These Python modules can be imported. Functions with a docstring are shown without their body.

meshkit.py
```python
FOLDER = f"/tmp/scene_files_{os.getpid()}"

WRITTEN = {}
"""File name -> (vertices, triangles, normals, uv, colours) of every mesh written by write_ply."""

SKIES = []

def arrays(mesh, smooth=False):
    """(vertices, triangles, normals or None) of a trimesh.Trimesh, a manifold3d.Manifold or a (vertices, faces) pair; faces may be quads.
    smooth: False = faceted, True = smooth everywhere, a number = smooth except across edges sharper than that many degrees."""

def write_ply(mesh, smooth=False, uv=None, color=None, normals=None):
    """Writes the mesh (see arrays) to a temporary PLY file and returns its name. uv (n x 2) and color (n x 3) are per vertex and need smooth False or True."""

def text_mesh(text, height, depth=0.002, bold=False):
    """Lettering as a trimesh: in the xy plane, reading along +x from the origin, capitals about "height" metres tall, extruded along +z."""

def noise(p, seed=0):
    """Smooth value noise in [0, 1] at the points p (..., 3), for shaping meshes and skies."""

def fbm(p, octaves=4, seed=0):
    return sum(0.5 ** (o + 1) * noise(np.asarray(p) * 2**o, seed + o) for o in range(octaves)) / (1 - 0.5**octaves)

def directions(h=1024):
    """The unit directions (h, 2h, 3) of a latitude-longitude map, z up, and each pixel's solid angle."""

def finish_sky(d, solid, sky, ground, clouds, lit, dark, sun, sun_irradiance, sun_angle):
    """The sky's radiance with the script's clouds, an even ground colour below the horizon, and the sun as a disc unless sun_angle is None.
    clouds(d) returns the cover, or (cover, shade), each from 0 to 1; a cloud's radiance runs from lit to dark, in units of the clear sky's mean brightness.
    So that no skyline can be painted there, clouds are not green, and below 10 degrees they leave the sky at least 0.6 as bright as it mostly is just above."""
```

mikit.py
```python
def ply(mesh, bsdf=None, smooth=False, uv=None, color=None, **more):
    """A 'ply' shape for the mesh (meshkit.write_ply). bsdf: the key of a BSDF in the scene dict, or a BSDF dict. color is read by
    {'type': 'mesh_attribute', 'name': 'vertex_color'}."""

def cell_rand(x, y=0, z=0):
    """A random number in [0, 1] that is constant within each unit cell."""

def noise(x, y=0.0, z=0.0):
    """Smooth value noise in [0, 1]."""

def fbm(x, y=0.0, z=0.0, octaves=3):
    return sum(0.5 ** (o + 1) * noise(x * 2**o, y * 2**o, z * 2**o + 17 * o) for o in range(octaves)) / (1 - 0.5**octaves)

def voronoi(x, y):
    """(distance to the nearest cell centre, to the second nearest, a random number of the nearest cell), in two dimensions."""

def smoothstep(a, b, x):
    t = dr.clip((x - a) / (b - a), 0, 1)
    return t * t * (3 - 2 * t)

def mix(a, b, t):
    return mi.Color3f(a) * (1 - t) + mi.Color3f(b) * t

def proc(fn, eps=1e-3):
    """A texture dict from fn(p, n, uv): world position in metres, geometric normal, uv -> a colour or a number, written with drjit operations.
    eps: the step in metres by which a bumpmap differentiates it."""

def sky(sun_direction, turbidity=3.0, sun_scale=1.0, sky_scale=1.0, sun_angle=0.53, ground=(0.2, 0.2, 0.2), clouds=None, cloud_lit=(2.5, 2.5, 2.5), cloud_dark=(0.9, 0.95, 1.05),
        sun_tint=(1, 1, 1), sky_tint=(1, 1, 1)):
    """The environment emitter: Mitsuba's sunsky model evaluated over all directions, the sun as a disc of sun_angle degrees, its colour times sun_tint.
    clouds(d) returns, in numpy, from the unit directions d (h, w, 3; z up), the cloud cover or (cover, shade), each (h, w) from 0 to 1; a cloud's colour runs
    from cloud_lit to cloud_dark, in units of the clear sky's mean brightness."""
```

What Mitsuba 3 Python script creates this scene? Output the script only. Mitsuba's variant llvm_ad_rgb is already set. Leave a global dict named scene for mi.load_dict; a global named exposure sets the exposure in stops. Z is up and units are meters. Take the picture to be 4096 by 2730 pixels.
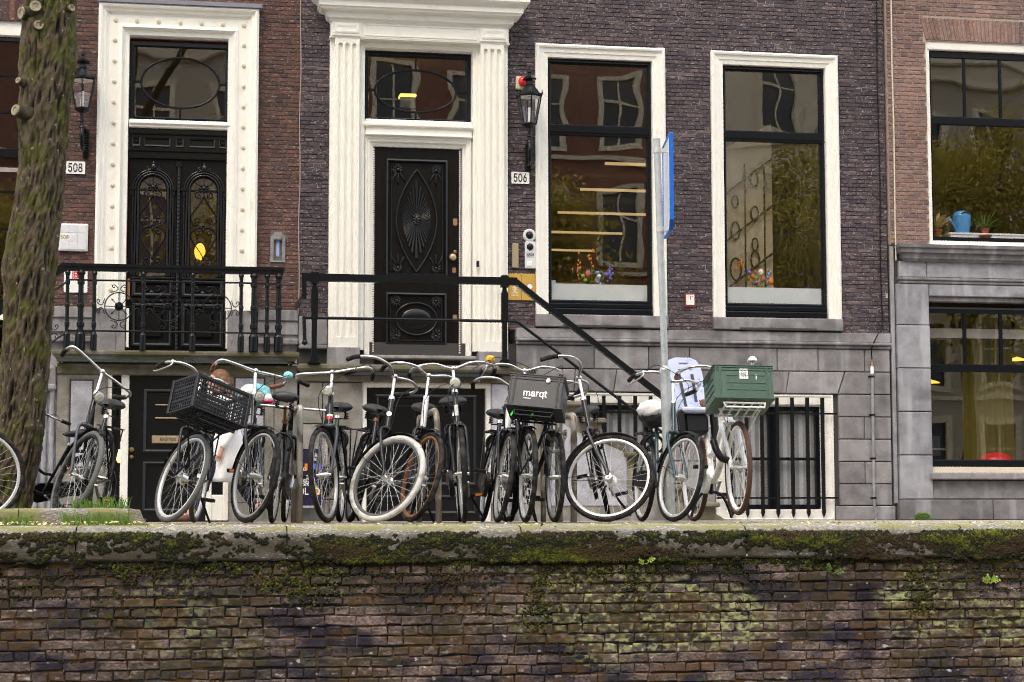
import math, random
import numpy as np, trimesh, manifold3d, drjit as dr, mitsuba as mi
from shapely.geometry import Polygon, Point, box as sbox
from shapely import affinity
import mikit, meshkit
from mikit import noise, fbm, smoothstep, mix, proc
random.seed(7); RNG = np.random.default_rng(7)
T4 = mi.ScalarTransform4f
PI = math.pi

# ---------------------------------------------------------------- camera, sky, exposure
CAM = np.array([0.0, -22.3, 0.115])
CF, CU = np.array([0.17391474, 0.9807425, 0.08886964]), np.array([-0.01405951, -0.08776285, 0.99604217])
scene = {"type": "scene"}
scene["camera"] = {"type": "perspective", "fov": 2 * math.degrees(math.atan(2048 / 7643)), "fov_axis": "x", "near_clip": 0.1, "far_clip": 400.0,
                   "to_world": T4().look_at(origin=CAM.tolist(), target=(CAM + CF).tolist(), up=CU.tolist())}
scene["sky_light"] = mikit.sky((-0.35, -0.55, 0.85), turbidity=3, sun_scale=0.22, sun_angle=25, clouds=lambda d: (np.ones(d.shape[:2]), 1 - np.clip(d[..., 2], 0, 1)),
                               cloud_lit=(3.30, 3.42, 3.62), cloud_dark=(1.25, 1.29, 1.36))
exposure = 2.9
labels = {}

# ---------------------------------------------------------------- materials
def mat(name, rgb, rough=0.5, metallic=0.0, **kw):
    b = {"type": "principled", "base_color": rgb if isinstance(rgb, dict) else {"type": "rgb", "value": list(rgb)}, "roughness": rough, "metallic": metallic, **kw}
    scene[name] = {"type": "twosided", "bsdf": b}
    return name
C3 = mi.Color3f
def brick_fn(dark, light, odd, spots=0.8, lichen=0.0, moss=0.0):
    def fn(p, n, uv):
        c = mix(dark, light, uv.x)
        c = dr.select(uv.y > 0.90, mix(c, odd, 0.75), c)
        c = dr.select(uv.y < 0.12, c * C3(0.72, 0.72, 0.85), c)
        g = fbm(p.x * 34, p.y * 34, p.z * 48, 3)
        c = c * (0.55 + 0.9 * g)
        big = fbm(p.x * 1.7 + 9, 0.0, p.z * 1.1, 2)
        c = c * (0.72 + 0.56 * big)
        s = smoothstep(spots, spots + 0.1, noise(p.x * 42 + 3, 1.0, p.z * 60))
        c = mix(c, C3(0.34, 0.32, 0.31), s * 0.55)
        if lichen:
            rg_ = smoothstep(0.36, 0.62, fbm(p.x * 3.8 + 5, 6.0, p.z * 6.5, 4))
            c = mix(C3(0.018, 0.014, 0.024), C3(0.118, 0.084, 0.074), rg_) * (0.62 + 0.75 * c.x / 0.09 * 0.5) * (0.1 + 2.0 * fbm(p.x * 60, 1.0, p.z * 75, 2))
            sk = smoothstep(0.52, 0.72, fbm(p.x * 3.2 + 5, 6.0, p.z * 0.45, 3))
            c = mix(c, c * C3(0.50, 0.47, 0.56), sk)
            wf = smoothstep(0.76, 0.84, fbm(p.x * 16 + 3, 1.0, p.z * 22, 3))
            c = mix(c, C3(0.42, 0.40, 0.38), wf * 0.8)
            k = smoothstep(0.48, 0.70, fbm(p.x * 1.3 + 2, 4.0, p.z * 1.6, 3)) * smoothstep(0.36, 0.74, fbm(p.x * 30, 2.0, p.z * 34, 3)) * (0.35 + 0.65 * smoothstep(-0.1, 0.5, p.x / 8.0))
            c = mix(c, C3(0.33, 0.34, 0.15), k * lichen)
            rr = smoothstep(0.57, 0.68, fbm(p.x * 5 + 7, 8.0, p.z * 8, 3))
            c = mix(c, C3(0.075, 0.036, 0.009), rr * moss * 0.8)
            gr = smoothstep(0.50, 0.68, fbm(p.x * 2.2 + 1, 5.0, p.z * 3.0, 3) + 0.22 * smoothstep(-0.75, -0.22, p.z)) * smoothstep(0.3, 0.6, fbm(p.x * 30, 2.0, p.z * 30, 2))
            c = mix(c, mix(C3(0.022, 0.022, 0.006), C3(0.06, 0.036, 0.012), noise(p.x * 6, 3.0, p.z * 6)), gr * 0.85)
        return c
    return fn
mat("m_brick508", proc(brick_fn((0.062, 0.031, 0.028), (0.140, 0.064, 0.050), (0.055, 0.038, 0.042))), 0.8)
mat("m_brick506", proc(brick_fn((0.042, 0.031, 0.040), (0.082, 0.057, 0.063), (0.115, 0.080, 0.08), 0.78)), 0.62)
mat("m_brick504", proc(brick_fn((0.17, 0.105, 0.092), (0.255, 0.16, 0.138), (0.25, 0.135, 0.10), 0.8)), 0.85)
mat("m_brickquay", proc(brick_fn((0.020, 0.016, 0.022), (0.130, 0.088, 0.076), (0.18, 0.105, 0.088), 0.83, 1.0, 0.8)), 0.85)
mat("m_mortar508", (0.13, 0.105, 0.09), 0.95)
mat("m_mortar506", proc(lambda p, n, uv: mix(C3(0.05, 0.042, 0.046), C3(0.36, 0.33, 0.33), smoothstep(0.55, 0.72, fbm(p.x * 5, 1.0, p.z * 14, 2)))), 0.95)
mat("m_mortar504", (0.36, 0.30, 0.25), 0.95)
mat("m_mortarquay", proc(lambda p, n, uv: mix(C3(0.012, 0.010, 0.008), mix(C3(0.080, 0.040, 0.009), C3(0.12, 0.11, 0.10), smoothstep(0.62, 0.7, fbm(p.x * 9 + 5, 1.0, p.z * 9, 2))), smoothstep(0.42, 0.6, fbm(p.x * 3.5, 1.0, p.z * 5, 3)))), 0.95)
def stone_fn(a, b, streak=0.5, green=0.0):
    def fn(p, n, uv):
        c = mix(a, b, uv.x)
        c = c * (0.55 + 0.9 * fbm(p.x * 9, p.y * 9, p.z * 9, 4))
        c = c * (0.86 + 0.28 * noise(p.x * 90, p.y * 90, p.z * 90))
        st = smoothstep(0.5, 0.8, fbm(p.x * 9 + 3, p.y * 9, p.z * 0.9, 3))
        c = mix(c, C3(0.42, 0.42, 0.45), st * streak)
        dk = smoothstep(0.56, 0.8, fbm(p.x * 2.2 + 13, p.y * 2, p.z * 2.6, 3))
        c = c * (1 - 0.4 * dk)
        if green:
            c = mix(c, C3(0.085, 0.082, 0.030), green * smoothstep(0.35, 0.62, fbm(p.x * 4, p.y * 4, p.z * 10, 3)))
        return c
    return fn
mat("m_stone", proc(stone_fn((0.145, 0.138, 0.146), (0.27, 0.257, 0.262), 0.5)), 0.75)
mat("m_stone_blue", proc(stone_fn((0.205, 0.205, 0.23), (0.31, 0.31, 0.34), 0.7)), 0.7)
mat("m_stone_pale", proc(stone_fn((0.36, 0.36, 0.395), (0.44, 0.44, 0.48), 0.6)), 0.75)
mat("m_stone_green", proc(stone_fn((0.15, 0.135, 0.105), (0.25, 0.225, 0.18), 0.25, 0.75)), 0.8)
mat("m_stone_stoop", proc(stone_fn((0.20, 0.185, 0.165), (0.29, 0.27, 0.245), 0.3, 0.28)), 0.8)
mat("m_joint", (0.055, 0.052, 0.05), 0.95)
def coping_fn(p, n, uv):
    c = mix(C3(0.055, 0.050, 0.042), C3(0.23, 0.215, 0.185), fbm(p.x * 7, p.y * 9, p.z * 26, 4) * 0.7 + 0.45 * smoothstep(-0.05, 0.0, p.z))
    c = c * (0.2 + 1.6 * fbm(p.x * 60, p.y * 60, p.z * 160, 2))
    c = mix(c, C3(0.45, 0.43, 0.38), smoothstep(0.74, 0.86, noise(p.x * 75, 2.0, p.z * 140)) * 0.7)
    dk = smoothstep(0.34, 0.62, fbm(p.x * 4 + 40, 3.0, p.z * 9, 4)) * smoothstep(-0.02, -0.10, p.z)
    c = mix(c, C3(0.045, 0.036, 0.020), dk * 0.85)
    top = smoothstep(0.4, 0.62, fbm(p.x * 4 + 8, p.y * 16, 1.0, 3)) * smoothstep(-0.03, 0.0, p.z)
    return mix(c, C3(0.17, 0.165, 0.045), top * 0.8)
mat("m_coping", proc(coping_fn), 0.85)
def bark_fn(p, n, uv):
    g = fbm(p.x * 30, p.y * 30, p.z * 7, 3)
    c = mix(C3(0.007, 0.005, 0.003), C3(0.105, 0.080, 0.046), smoothstep(0.35, 1.0, uv.x * 0.75 + g * 0.35))
    m = smoothstep(0.50, 0.66, fbm(p.x * 9, p.y * 9, p.z * 6 + 3, 4) + 0.10 * smoothstep(2.9, 4.2, p.z) + 0.1 * smoothstep(0.0, 0.12, p.x + 0.98 - 0.02 * p.z))
    c = mix(c, C3(0.050, 0.053, 0.005) * (0.4 + 1.0 * uv.x), m * 0.8)
    w = smoothstep(0.86, 0.93, noise(p.x * 60, p.y * 60, p.z * 26))
    return mix(c, C3(0.33, 0.31, 0.24), w * 0.6)
mat("m_bark", proc(bark_fn), 0.9)
mat("m_street", proc(lambda p, n, uv: mix(mix(C3(0.13, 0.11, 0.095), C3(0.24, 0.21, 0.18), fbm(p.x * 5, p.y * 5, 0.0, 4)), C3(0.16, 0.15, 0.04), smoothstep(0.5, 0.68, fbm(p.x * 3, p.y * 9, 4.0, 3)) * smoothstep(-6.5, -8.3, p.y))), 0.9)
mat("m_soil", (0.05, 0.042, 0.025), 1.0)
mat("m_cream", proc(lambda p, n, uv: mix(C3(0.82, 0.805, 0.745), C3(0.74, 0.725, 0.66), smoothstep(0.6, 0.9, fbm(p.x * 7, p.y * 9, p.z * 3, 3)))), 0.42)
mat("m_creamdull", (0.62, 0.56, 0.44), 0.5)
mat("m_black", (0.0035, 0.004, 0.0055), 0.2, specular=0.55)
mat("m_door", proc(lambda p, n, uv: mix(C3(0.004, 0.0036, 0.0036), C3(0.009, 0.0075, 0.0075), fbm(p.x * 25, 1.0, p.z * 3, 2))), 0.3, specular=0.22)
mat("m_sash", (0.0045, 0.006, 0.009), 0.25, specular=0.28)
mat("m_iron", (0.0045, 0.006, 0.008), 0.3, specular=0.32)
mat("m_lead", (0.21, 0.21, 0.25), 0.6)
mat("m_chrome", proc(lambda p, n, uv: mix(C3(0.74, 0.73, 0.72), C3(0.30, 0.20, 0.13), smoothstep(0.62, 0.78, fbm(p.x * 40, p.y * 40, p.z * 40, 3)))), 0.22, 1.0)
mat("m_alu", (0.62, 0.62, 0.61), 0.4, 0.85)
mat("m_alulight", (0.62, 0.62, 0.62), 0.45, 0.3)
mat("m_galv", proc(lambda p, n, uv: mix(C3(0.36, 0.39, 0.41), C3(0.62, 0.65, 0.66), fbm(p.x * 30, p.y * 30, p.z * 22, 2))), 0.5, 0.45)
mat("m_steelworn", proc(lambda p, n, uv: mix(C3(0.42, 0.40, 0.36), C3(0.20, 0.165, 0.13), smoothstep(0.45, 0.62, fbm(p.x * 18, p.y * 18, p.z * 9, 3) + 0.25 * smoothstep(0.45, 0.0, p.z)))), 0.45, 0.5)
mat("m_rubber", proc(lambda p, n, uv: mix(C3(0.012, 0.012, 0.013), C3(0.042, 0.038, 0.033), smoothstep(0.4, 0.75, fbm(p.x * 25, p.y * 25, p.z * 25, 2)))), 0.75, specular=0.2)
mat("m_rubbergrey", (0.10, 0.10, 0.10), 0.8)
mat("m_tyrewhite", proc(lambda p, n, uv: mix(C3(0.52, 0.52, 0.50), C3(0.27, 0.25, 0.20), smoothstep(0.45, 0.75, fbm(p.x * 16, p.y * 16, p.z * 16, 3)))), 0.7)
mat("m_tyrebrown", (0.085, 0.042, 0.03), 0.8)
mat("m_plastic", (0.009, 0.009, 0.011), 0.4, specular=0.3)
mat("m_bikeblack", proc(lambda p, n, uv: mix(C3(0.005, 0.0055, 0.008), C3(0.030, 0.026, 0.022), smoothstep(0.55, 0.8, fbm(p.x * 28, p.y * 28, p.z * 28, 3)))), 0.25, specular=0.4)
mat("m_bikegrey", (0.035, 0.037, 0.045), 0.35)
mat("m_bikewhite", proc(lambda p, n, uv: mix(C3(0.80, 0.79, 0.77), C3(0.45, 0.42, 0.38), smoothstep(0.6, 0.85, fbm(p.x * 20, p.y * 20, p.z * 20, 3)))), 0.3)
mat("m_biketeal", (0.025, 0.060, 0.075), 0.3)
mat("m_rust", (0.20, 0.085, 0.035), 0.8)
mat("m_leather", (0.16, 0.055, 0.025), 0.55)
mat("m_saddle", (0.02, 0.02, 0.021), 0.45)
mat("m_yellow", (0.62, 0.36, 0.02), 0.35)
mat("m_turq", (0.25, 0.62, 0.66), 0.35)
mat("m_magenta", (0.45, 0.015, 0.10), 0.3)
mat("m_orange", (0.75, 0.22, 0.02), 0.4)
mat("m_red", (0.62, 0.02, 0.025), 0.3)
mat("m_green", (0.055, 0.105, 0.075), 0.42)
mat("m_cratelt", (0.030, 0.031, 0.037), 0.4)
mat("m_white", (0.80, 0.80, 0.79), 0.45)
mat("m_signgrey", (0.66, 0.67, 0.70), 0.4)
mat("m_ink", (0.012, 0.012, 0.012), 0.6)
mat("m_blue", (0.01, 0.14, 0.62), 0.35)
mat("m_brass", (0.62, 0.40, 0.09), 0.42, 0.35)
mat("m_brassdk", (0.34, 0.22, 0.10), 0.35, 0.9)
mat("m_bronze", (0.50, 0.40, 0.26), 0.4, 0.6)
mat("m_copper", (0.45, 0.24, 0.13), 0.4, 0.6)
mat("m_lens", (0.50, 0.50, 0.44), 0.1)
mat("m_seatblue", (0.62, 0.67, 0.86), 0.45)
mat("m_skin", (0.52, 0.30, 0.21), 0.55)
mat("m_hair", (0.15, 0.065, 0.026), 0.5)
mat("m_cloth", (0.78, 0.77, 0.76), 0.85)
mat("m_navy", (0.012, 0.016, 0.045), 0.8)
mat("m_shoe", (0.10, 0.035, 0.025), 0.6)
mat("m_moss", proc(lambda p, n, uv: mix(mix(C3(0.008, 0.008, 0.003), C3(0.095, 0.105, 0.007), uv.x * uv.x), C3(0.036, 0.021, 0.008), smoothstep(0.54, 0.68, fbm(p.x * 3 + 3, 1.0, p.z * 6, 2)) * 0.8)), 1.0)
mat("m_grass", (0.10, 0.19, 0.025), 0.7)
mat("m_leafgreen", proc(lambda p, n, uv: mix(C3(0.045, 0.10, 0.015), C3(0.13, 0.20, 0.03), uv.x)), 0.6)
mat("m_leaflime", (0.30, 0.40, 0.05), 0.6)
mat("m_litter", proc(lambda p, n, uv: mix(C3(0.52, 0.40, 0.16), C3(0.68, 0.60, 0.40), uv.x)), 0.7)
scene["m_crown"] = {"type": "principledthin", "base_color": proc(lambda p, n, uv: mix(C3(0.30, 0.22, 0.035), C3(0.55, 0.47, 0.11), uv.x)), "roughness": 0.6, "diff_trans": 0.7}
mat("m_room", (0.24, 0.21, 0.16), 0.9)
mat("m_roomdark", (0.07, 0.06, 0.05), 0.9)
mat("m_hall", (0.20, 0.055, 0.035), 0.7)
mat("m_curtain", (0.13, 0.105, 0.008), 0.9)
mat("m_net", proc(lambda p, n, uv: mix(C3(0.50, 0.52, 0.55), C3(0.30, 0.30, 0.31), smoothstep(0.35, 0.65, 0.5 + 0.5 * dr.sin(p.x * 62)))), 0.9)
mat("m_frost", (0.55, 0.59, 0.60), 0.35)
mat("m_pot", (0.30, 0.06, 0.025), 0.7)
mat("m_canblue", (0.06, 0.30, 0.68), 0.3)
mat("m_straw", (0.42, 0.33, 0.14), 0.8)
mat("m_water", (0.012, 0.016, 0.012), 0.08)
mat("m_farbrick", proc(lambda p, n, uv: mix(C3(0.16, 0.065, 0.042), C3(0.26, 0.12, 0.08), noise(p.x * 8, 1.0, p.z * 14))), 0.9)
mat("m_farstone", (0.66, 0.57, 0.42), 0.8)
mat("m_fargrey", (0.40, 0.35, 0.26), 0.85)
mat("m_farglass", (0.035, 0.04, 0.045), 0.1)
mat("m_leafneon", (0.05, 0.65, 0.06), 0.4)
mat("m_violetdk", (0.018, 0.012, 0.045), 0.35)
mat("m_maroon", (0.22, 0.035, 0.03), 0.5)
mat("m_sawn", proc(lambda p, n, uv: mix(C3(0.40, 0.35, 0.25), C3(0.13, 0.10, 0.07), fbm(p.x * 40, p.y * 40, p.z * 40, 3))), 0.85)
mat("m_screen", (0.72, 0.60, 0.42), 0.8)
mat("m_pink", (0.60, 0.12, 0.12), 0.6)
mat("m_violet", (0.14, 0.12, 0.60), 0.6)
mat("m_paleblue", (0.28, 0.38, 0.72), 0.6)
scene["m_pane"] = {"type": "thindielectric", "int_ior": 1.9}
scene["m_paneclear"] = {"type": "thindielectric", "int_ior": 1.45}
scene["m_redlens"] = {"type": "twosided", "bsdf": {"type": "principled", "base_color": {"type": "rgb", "value": [0.75, 0.015, 0.03]}, "roughness": 0.12, "clearcoat": 1.0}}

# ---------------------------------------------------------------- mesh helpers
class MB:
    def __init__(s): s.V, s.F, s.U, s.n = [], [], [], 0
    def add(s, v, f, u=(0.5, 0.5)):
        v = np.asarray(v, float).reshape(-1, 3); f = np.asarray(f, int)
        if f.shape[1] == 4: f = np.vstack([f[:, [0, 1, 2]], f[:, [0, 2, 3]]])
        s.V.append(v); s.F.append(f + s.n); s.U.append(np.broadcast_to(np.asarray(u, float), (len(v), 2))); s.n += len(v)
        return s
    def quad(s, a, b, c, d, u=(.5, .5)): return s.add([a, b, c, d], [[0, 1, 2, 3]], u)
    def flat(s, v, f, u=(.5, .5)):
        v = np.asarray(v, float)
        f = np.asarray(f, int)
        if f.shape[1] == 4: f = np.vstack([f[:, [0, 1, 2]], f[:, [0, 2, 3]]])
        return s.add(v[f].reshape(-1, 3), np.arange(len(f) * 3).reshape(-1, 3), u)
    def box(s, x0, x1, y0, y1, z0, z1, u=(.5, .5)):
        c = np.array([[x, y, z] for x in (x0, x1) for y in (y0, y1) for z in (z0, z1)], float)
        q = np.array([[0, 1, 3, 2], [4, 6, 7, 5], [0, 4, 5, 1], [2, 3, 7, 6], [0, 2, 6, 4], [1, 5, 7, 3]])
        return s.add(c[q].reshape(-1, 3), np.arange(24).reshape(6, 4), u)
    def cbox(s, x0, x1, y0, y1, z0, z1, b=0.005, u=(.5, .5)):
        """box with chamfered edges"""
        lo, hi = np.array([x0, y0, z0], float), np.array([x1, y1, z1], float)
        P = {}
        for i in range(8):
            sg = np.array([(i >> 2) & 1, (i >> 1) & 1, i & 1])
            c = np.where(sg, hi, lo)
            for a in range(3):
                q = c - np.where(sg, 1, -1) * b; q[a] = c[a]
                P[i, a] = q
        tri = []
        bit = (4, 2, 1)
        for a in range(3):
            o = [k for k in range(3) if k != a]
            for side in (0, 1):
                base = bit[a] if side else 0
                r = [base, base + bit[o[0]], base + bit[o[0]] + bit[o[1]], base + bit[o[1]]]
                tri += [[P[r[0], a], P[r[1], a], P[r[2], a]], [P[r[0], a], P[r[2], a], P[r[3], a]]]
            for s0 in (0, 1):
                for s1 in (0, 1):
                    i = (bit[o[0]] if s0 else 0) + (bit[o[1]] if s1 else 0); j = i + bit[a]
                    tri += [[P[i, o[0]], P[j, o[0]], P[j, o[1]]], [P[i, o[0]], P[j, o[1]], P[i, o[1]]]]
        for i in range(8): tri.append([P[i, 0], P[i, 1], P[i, 2]])
        t = np.array(tri); cen = (lo + hi) / 2
        n = np.cross(t[:, 1] - t[:, 0], t[:, 2] - t[:, 0]); bad = ((t.mean(1) - cen) * n).sum(1) < 0
        t[bad] = t[bad][:, ::-1]
        return s.add(t.reshape(-1, 3), np.arange(len(t) * 3).reshape(-1, 3), u)
    def tube(s, pts, r, n=8, closed=False, cap=True, u=(.5, .5), flatten=None):
        p = np.asarray(pts, float); m = len(p); r = np.broadcast_to(np.asarray(r, float), (m,))
        if closed: t = np.roll(p, -1, 0) - np.roll(p, 1, 0)
        else: t = np.gradient(p, axis=0)
        t /= np.linalg.norm(t, axis=1, keepdims=True) + 1e-12
        a = np.cross(t[0], [0, 0, 1] if abs(t[0][2]) < .9 else [1, 0, 0]); A = []
        for k in range(m):
            a = a - t[k] * (a @ t[k]); a /= np.linalg.norm(a) + 1e-12; A.append(a)
        A = np.array(A); Bv = np.cross(t, A); g = np.arange(n) * 2 * PI / n
        v = p[:, None] + r[:, None, None] * (np.cos(g)[None, :, None] * A[:, None] + np.sin(g)[None, :, None] * Bv[:, None])
        mm = m if closed else m - 1
        i, j = np.meshgrid(np.arange(mm), np.arange(n), indexing="ij"); i2 = (i + 1) % m; j2 = (j + 1) % n
        s.add(v.reshape(-1, 3), np.stack([i * n + j, i * n + j2, i2 * n + j2, i2 * n + j], -1).reshape(-1, 4), u)
        if cap and not closed:
            for e, o in ((0, 1), (-1, -1)):
                k = np.arange(n)[::-o]
                s.add(v[e][k], [[0, q, q + 1] for q in range(1, n - 1)], u)
        return s
    def lathe(s, prof, n=16, c=(0, 0, 0), ax=(0, 0, 1), u=(.5, .5)):
        """prof: (radius, height) along ax from c; each band has its own ring"""
        ax = np.asarray(ax, float); ax = ax / np.linalg.norm(ax)
        a = np.cross(ax, [0, 0, 1] if abs(ax[2]) < .9 else [1, 0, 0]); a /= np.linalg.norm(a); b = np.cross(ax, a)
        g = np.arange(n) * 2 * PI / n; ring = np.cos(g)[:, None] * a + np.sin(g)[:, None] * b
        c = np.asarray(c, float)
        for (r0, h0), (r1, h1) in zip(prof[:-1], prof[1:]):
            v = np.vstack([c + ax * h0 + ring * r0, c + ax * h1 + ring * r1]); j = np.arange(n); j2 = (j + 1) % n
            s.add(v, np.stack([j, j2, j2 + n, j + n], 1), u)
        return s
    def sph(s, c, r, n=10, R=None, u=(.5, .5), lo=-PI / 2):
        r = np.broadcast_to(np.asarray(r, float), (3,)); la = np.linspace(lo, PI / 2, n // 2 + 2); lg = np.arange(n) * 2 * PI / n
        v = np.array([[np.cos(a) * np.cos(b), np.cos(a) * np.sin(b), np.sin(a)] for a in la for b in lg]) * r
        if R is not None: v = v @ np.asarray(R).T
        m = len(la); i, j = np.meshgrid(np.arange(m - 1), np.arange(n), indexing="ij"); j2 = (j + 1) % n
        return s.add(v + np.asarray(c, float), np.stack([i * n + j, i * n + j2, (i + 1) * n + j2, (i + 1) * n + j], -1).reshape(-1, 4), u)
    def grid(s, P, u=(.5, .5), closed=False):
        P = np.asarray(P, float); m, n = P.shape[:2]; i, j = np.meshgrid(np.arange(m - 1), np.arange(n if closed else n - 1), indexing="ij"); j2 = (j + 1) % n
        return s.add(P.reshape(-1, 3), np.stack([i * n + j, i * n + j2, (i + 1) * n + j2, (i + 1) * n + j], -1).reshape(-1, 4), u)
    def prism(s, poly, y0, y1, u=(.5, .5)):
        """polygon in the x-z plane, between y0 (front) and y1"""
        for g in getattr(poly, "geoms", [poly]):
            if g.is_empty or g.area < 1e-7: continue
            m = trimesh.creation.extrude_polygon(g, abs(y1 - y0), engine="earcut")
            v = np.array(m.vertices); v = np.stack([v[:, 0], max(y0, y1) - v[:, 2], v[:, 1]], 1)
            s.flat(v, np.array(m.faces), u)
        return s
    def bar(s, p, q, w, h, up=(0, 0, 1), u=(.5, .5)):
        p, q = np.asarray(p, float), np.asarray(q, float); t = q - p; t /= np.linalg.norm(t)
        a = np.cross(t, up); a /= np.linalg.norm(a); b = np.cross(a, t)
        c = np.array([e + a * sx * w / 2 + b * sz * h / 2 for e in (p, q) for sx in (-1, 1) for sz in (-1, 1)])
        f = [[0, 1, 3, 2], [4, 6, 7, 5], [0, 4, 5, 1], [2, 3, 7, 6], [0, 2, 6, 4], [1, 5, 7, 3]]
        return s.flat(c, f, u)
    def mould(s, x0, x1, z0, z1, prof, bottom=False, u=(.5, .5)):
        """moulding with mitred corners round a rectangle; prof: (inset, y). Without bottom the jambs end at z0."""
        P = []
        for d, y in prof:
            if bottom: P.append([(x0 + d, y, z0 + d), (x0 + d, y, z1 - d), (x1 - d, y, z1 - d), (x1 - d, y, z0 + d), (x0 + d, y, z0 + d)])
            else: P.append([(x0 + d, y, z0), (x0 + d, y, z1 - d), (x1 - d, y, z1 - d), (x1 - d, y, z0)])
        P = np.array(P)
        for k in range(len(P) - 1):
            for j in range(P.shape[1] - 1): s.quad(P[k, j], P[k, j + 1], P[k + 1, j + 1], P[k + 1, j], u)
        return s
    def cornice(s, x0, x1, y, prof, u=(.5, .5), yb=0.0):
        """profile (out, z) swept round the left return, the front and the right return"""
        P = np.array([[(x0 - o, yb, z), (x0 - o, y - o, z), (x1 + o, y - o, z), (x1 + o, yb, z)] for o, z in prof])
        for k in range(len(P) - 1):
            for j in range(3): s.quad(P[k, j], P[k, j + 1], P[k + 1, j + 1], P[k + 1, j], u)
        return s
    def text(s, txt, h, x, y, z, w=1.0, bold=False, depth=0.002, center=True):
        m = meshkit.text_mesh(txt, h, depth, bold); v = np.array(m.vertices); v[:, 0] *= w
        if center: v[:, 0] -= (v[:, 0].max() + v[:, 0].min()) / 2
        return s.flat(np.stack([x + v[:, 0], y - v[:, 2], z + v[:, 1]], 1), np.array(m.faces))
    def tf(s, fn): s.V = [fn(v) for v in s.V]; return s
    def mv(s, M, t): M = np.asarray(M, float); t = np.asarray(t, float); return s.tf(lambda v: v @ M.T + t)
    def arr(s): return np.vstack(s.V), np.vstack(s.F), np.vstack(s.U)

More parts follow.
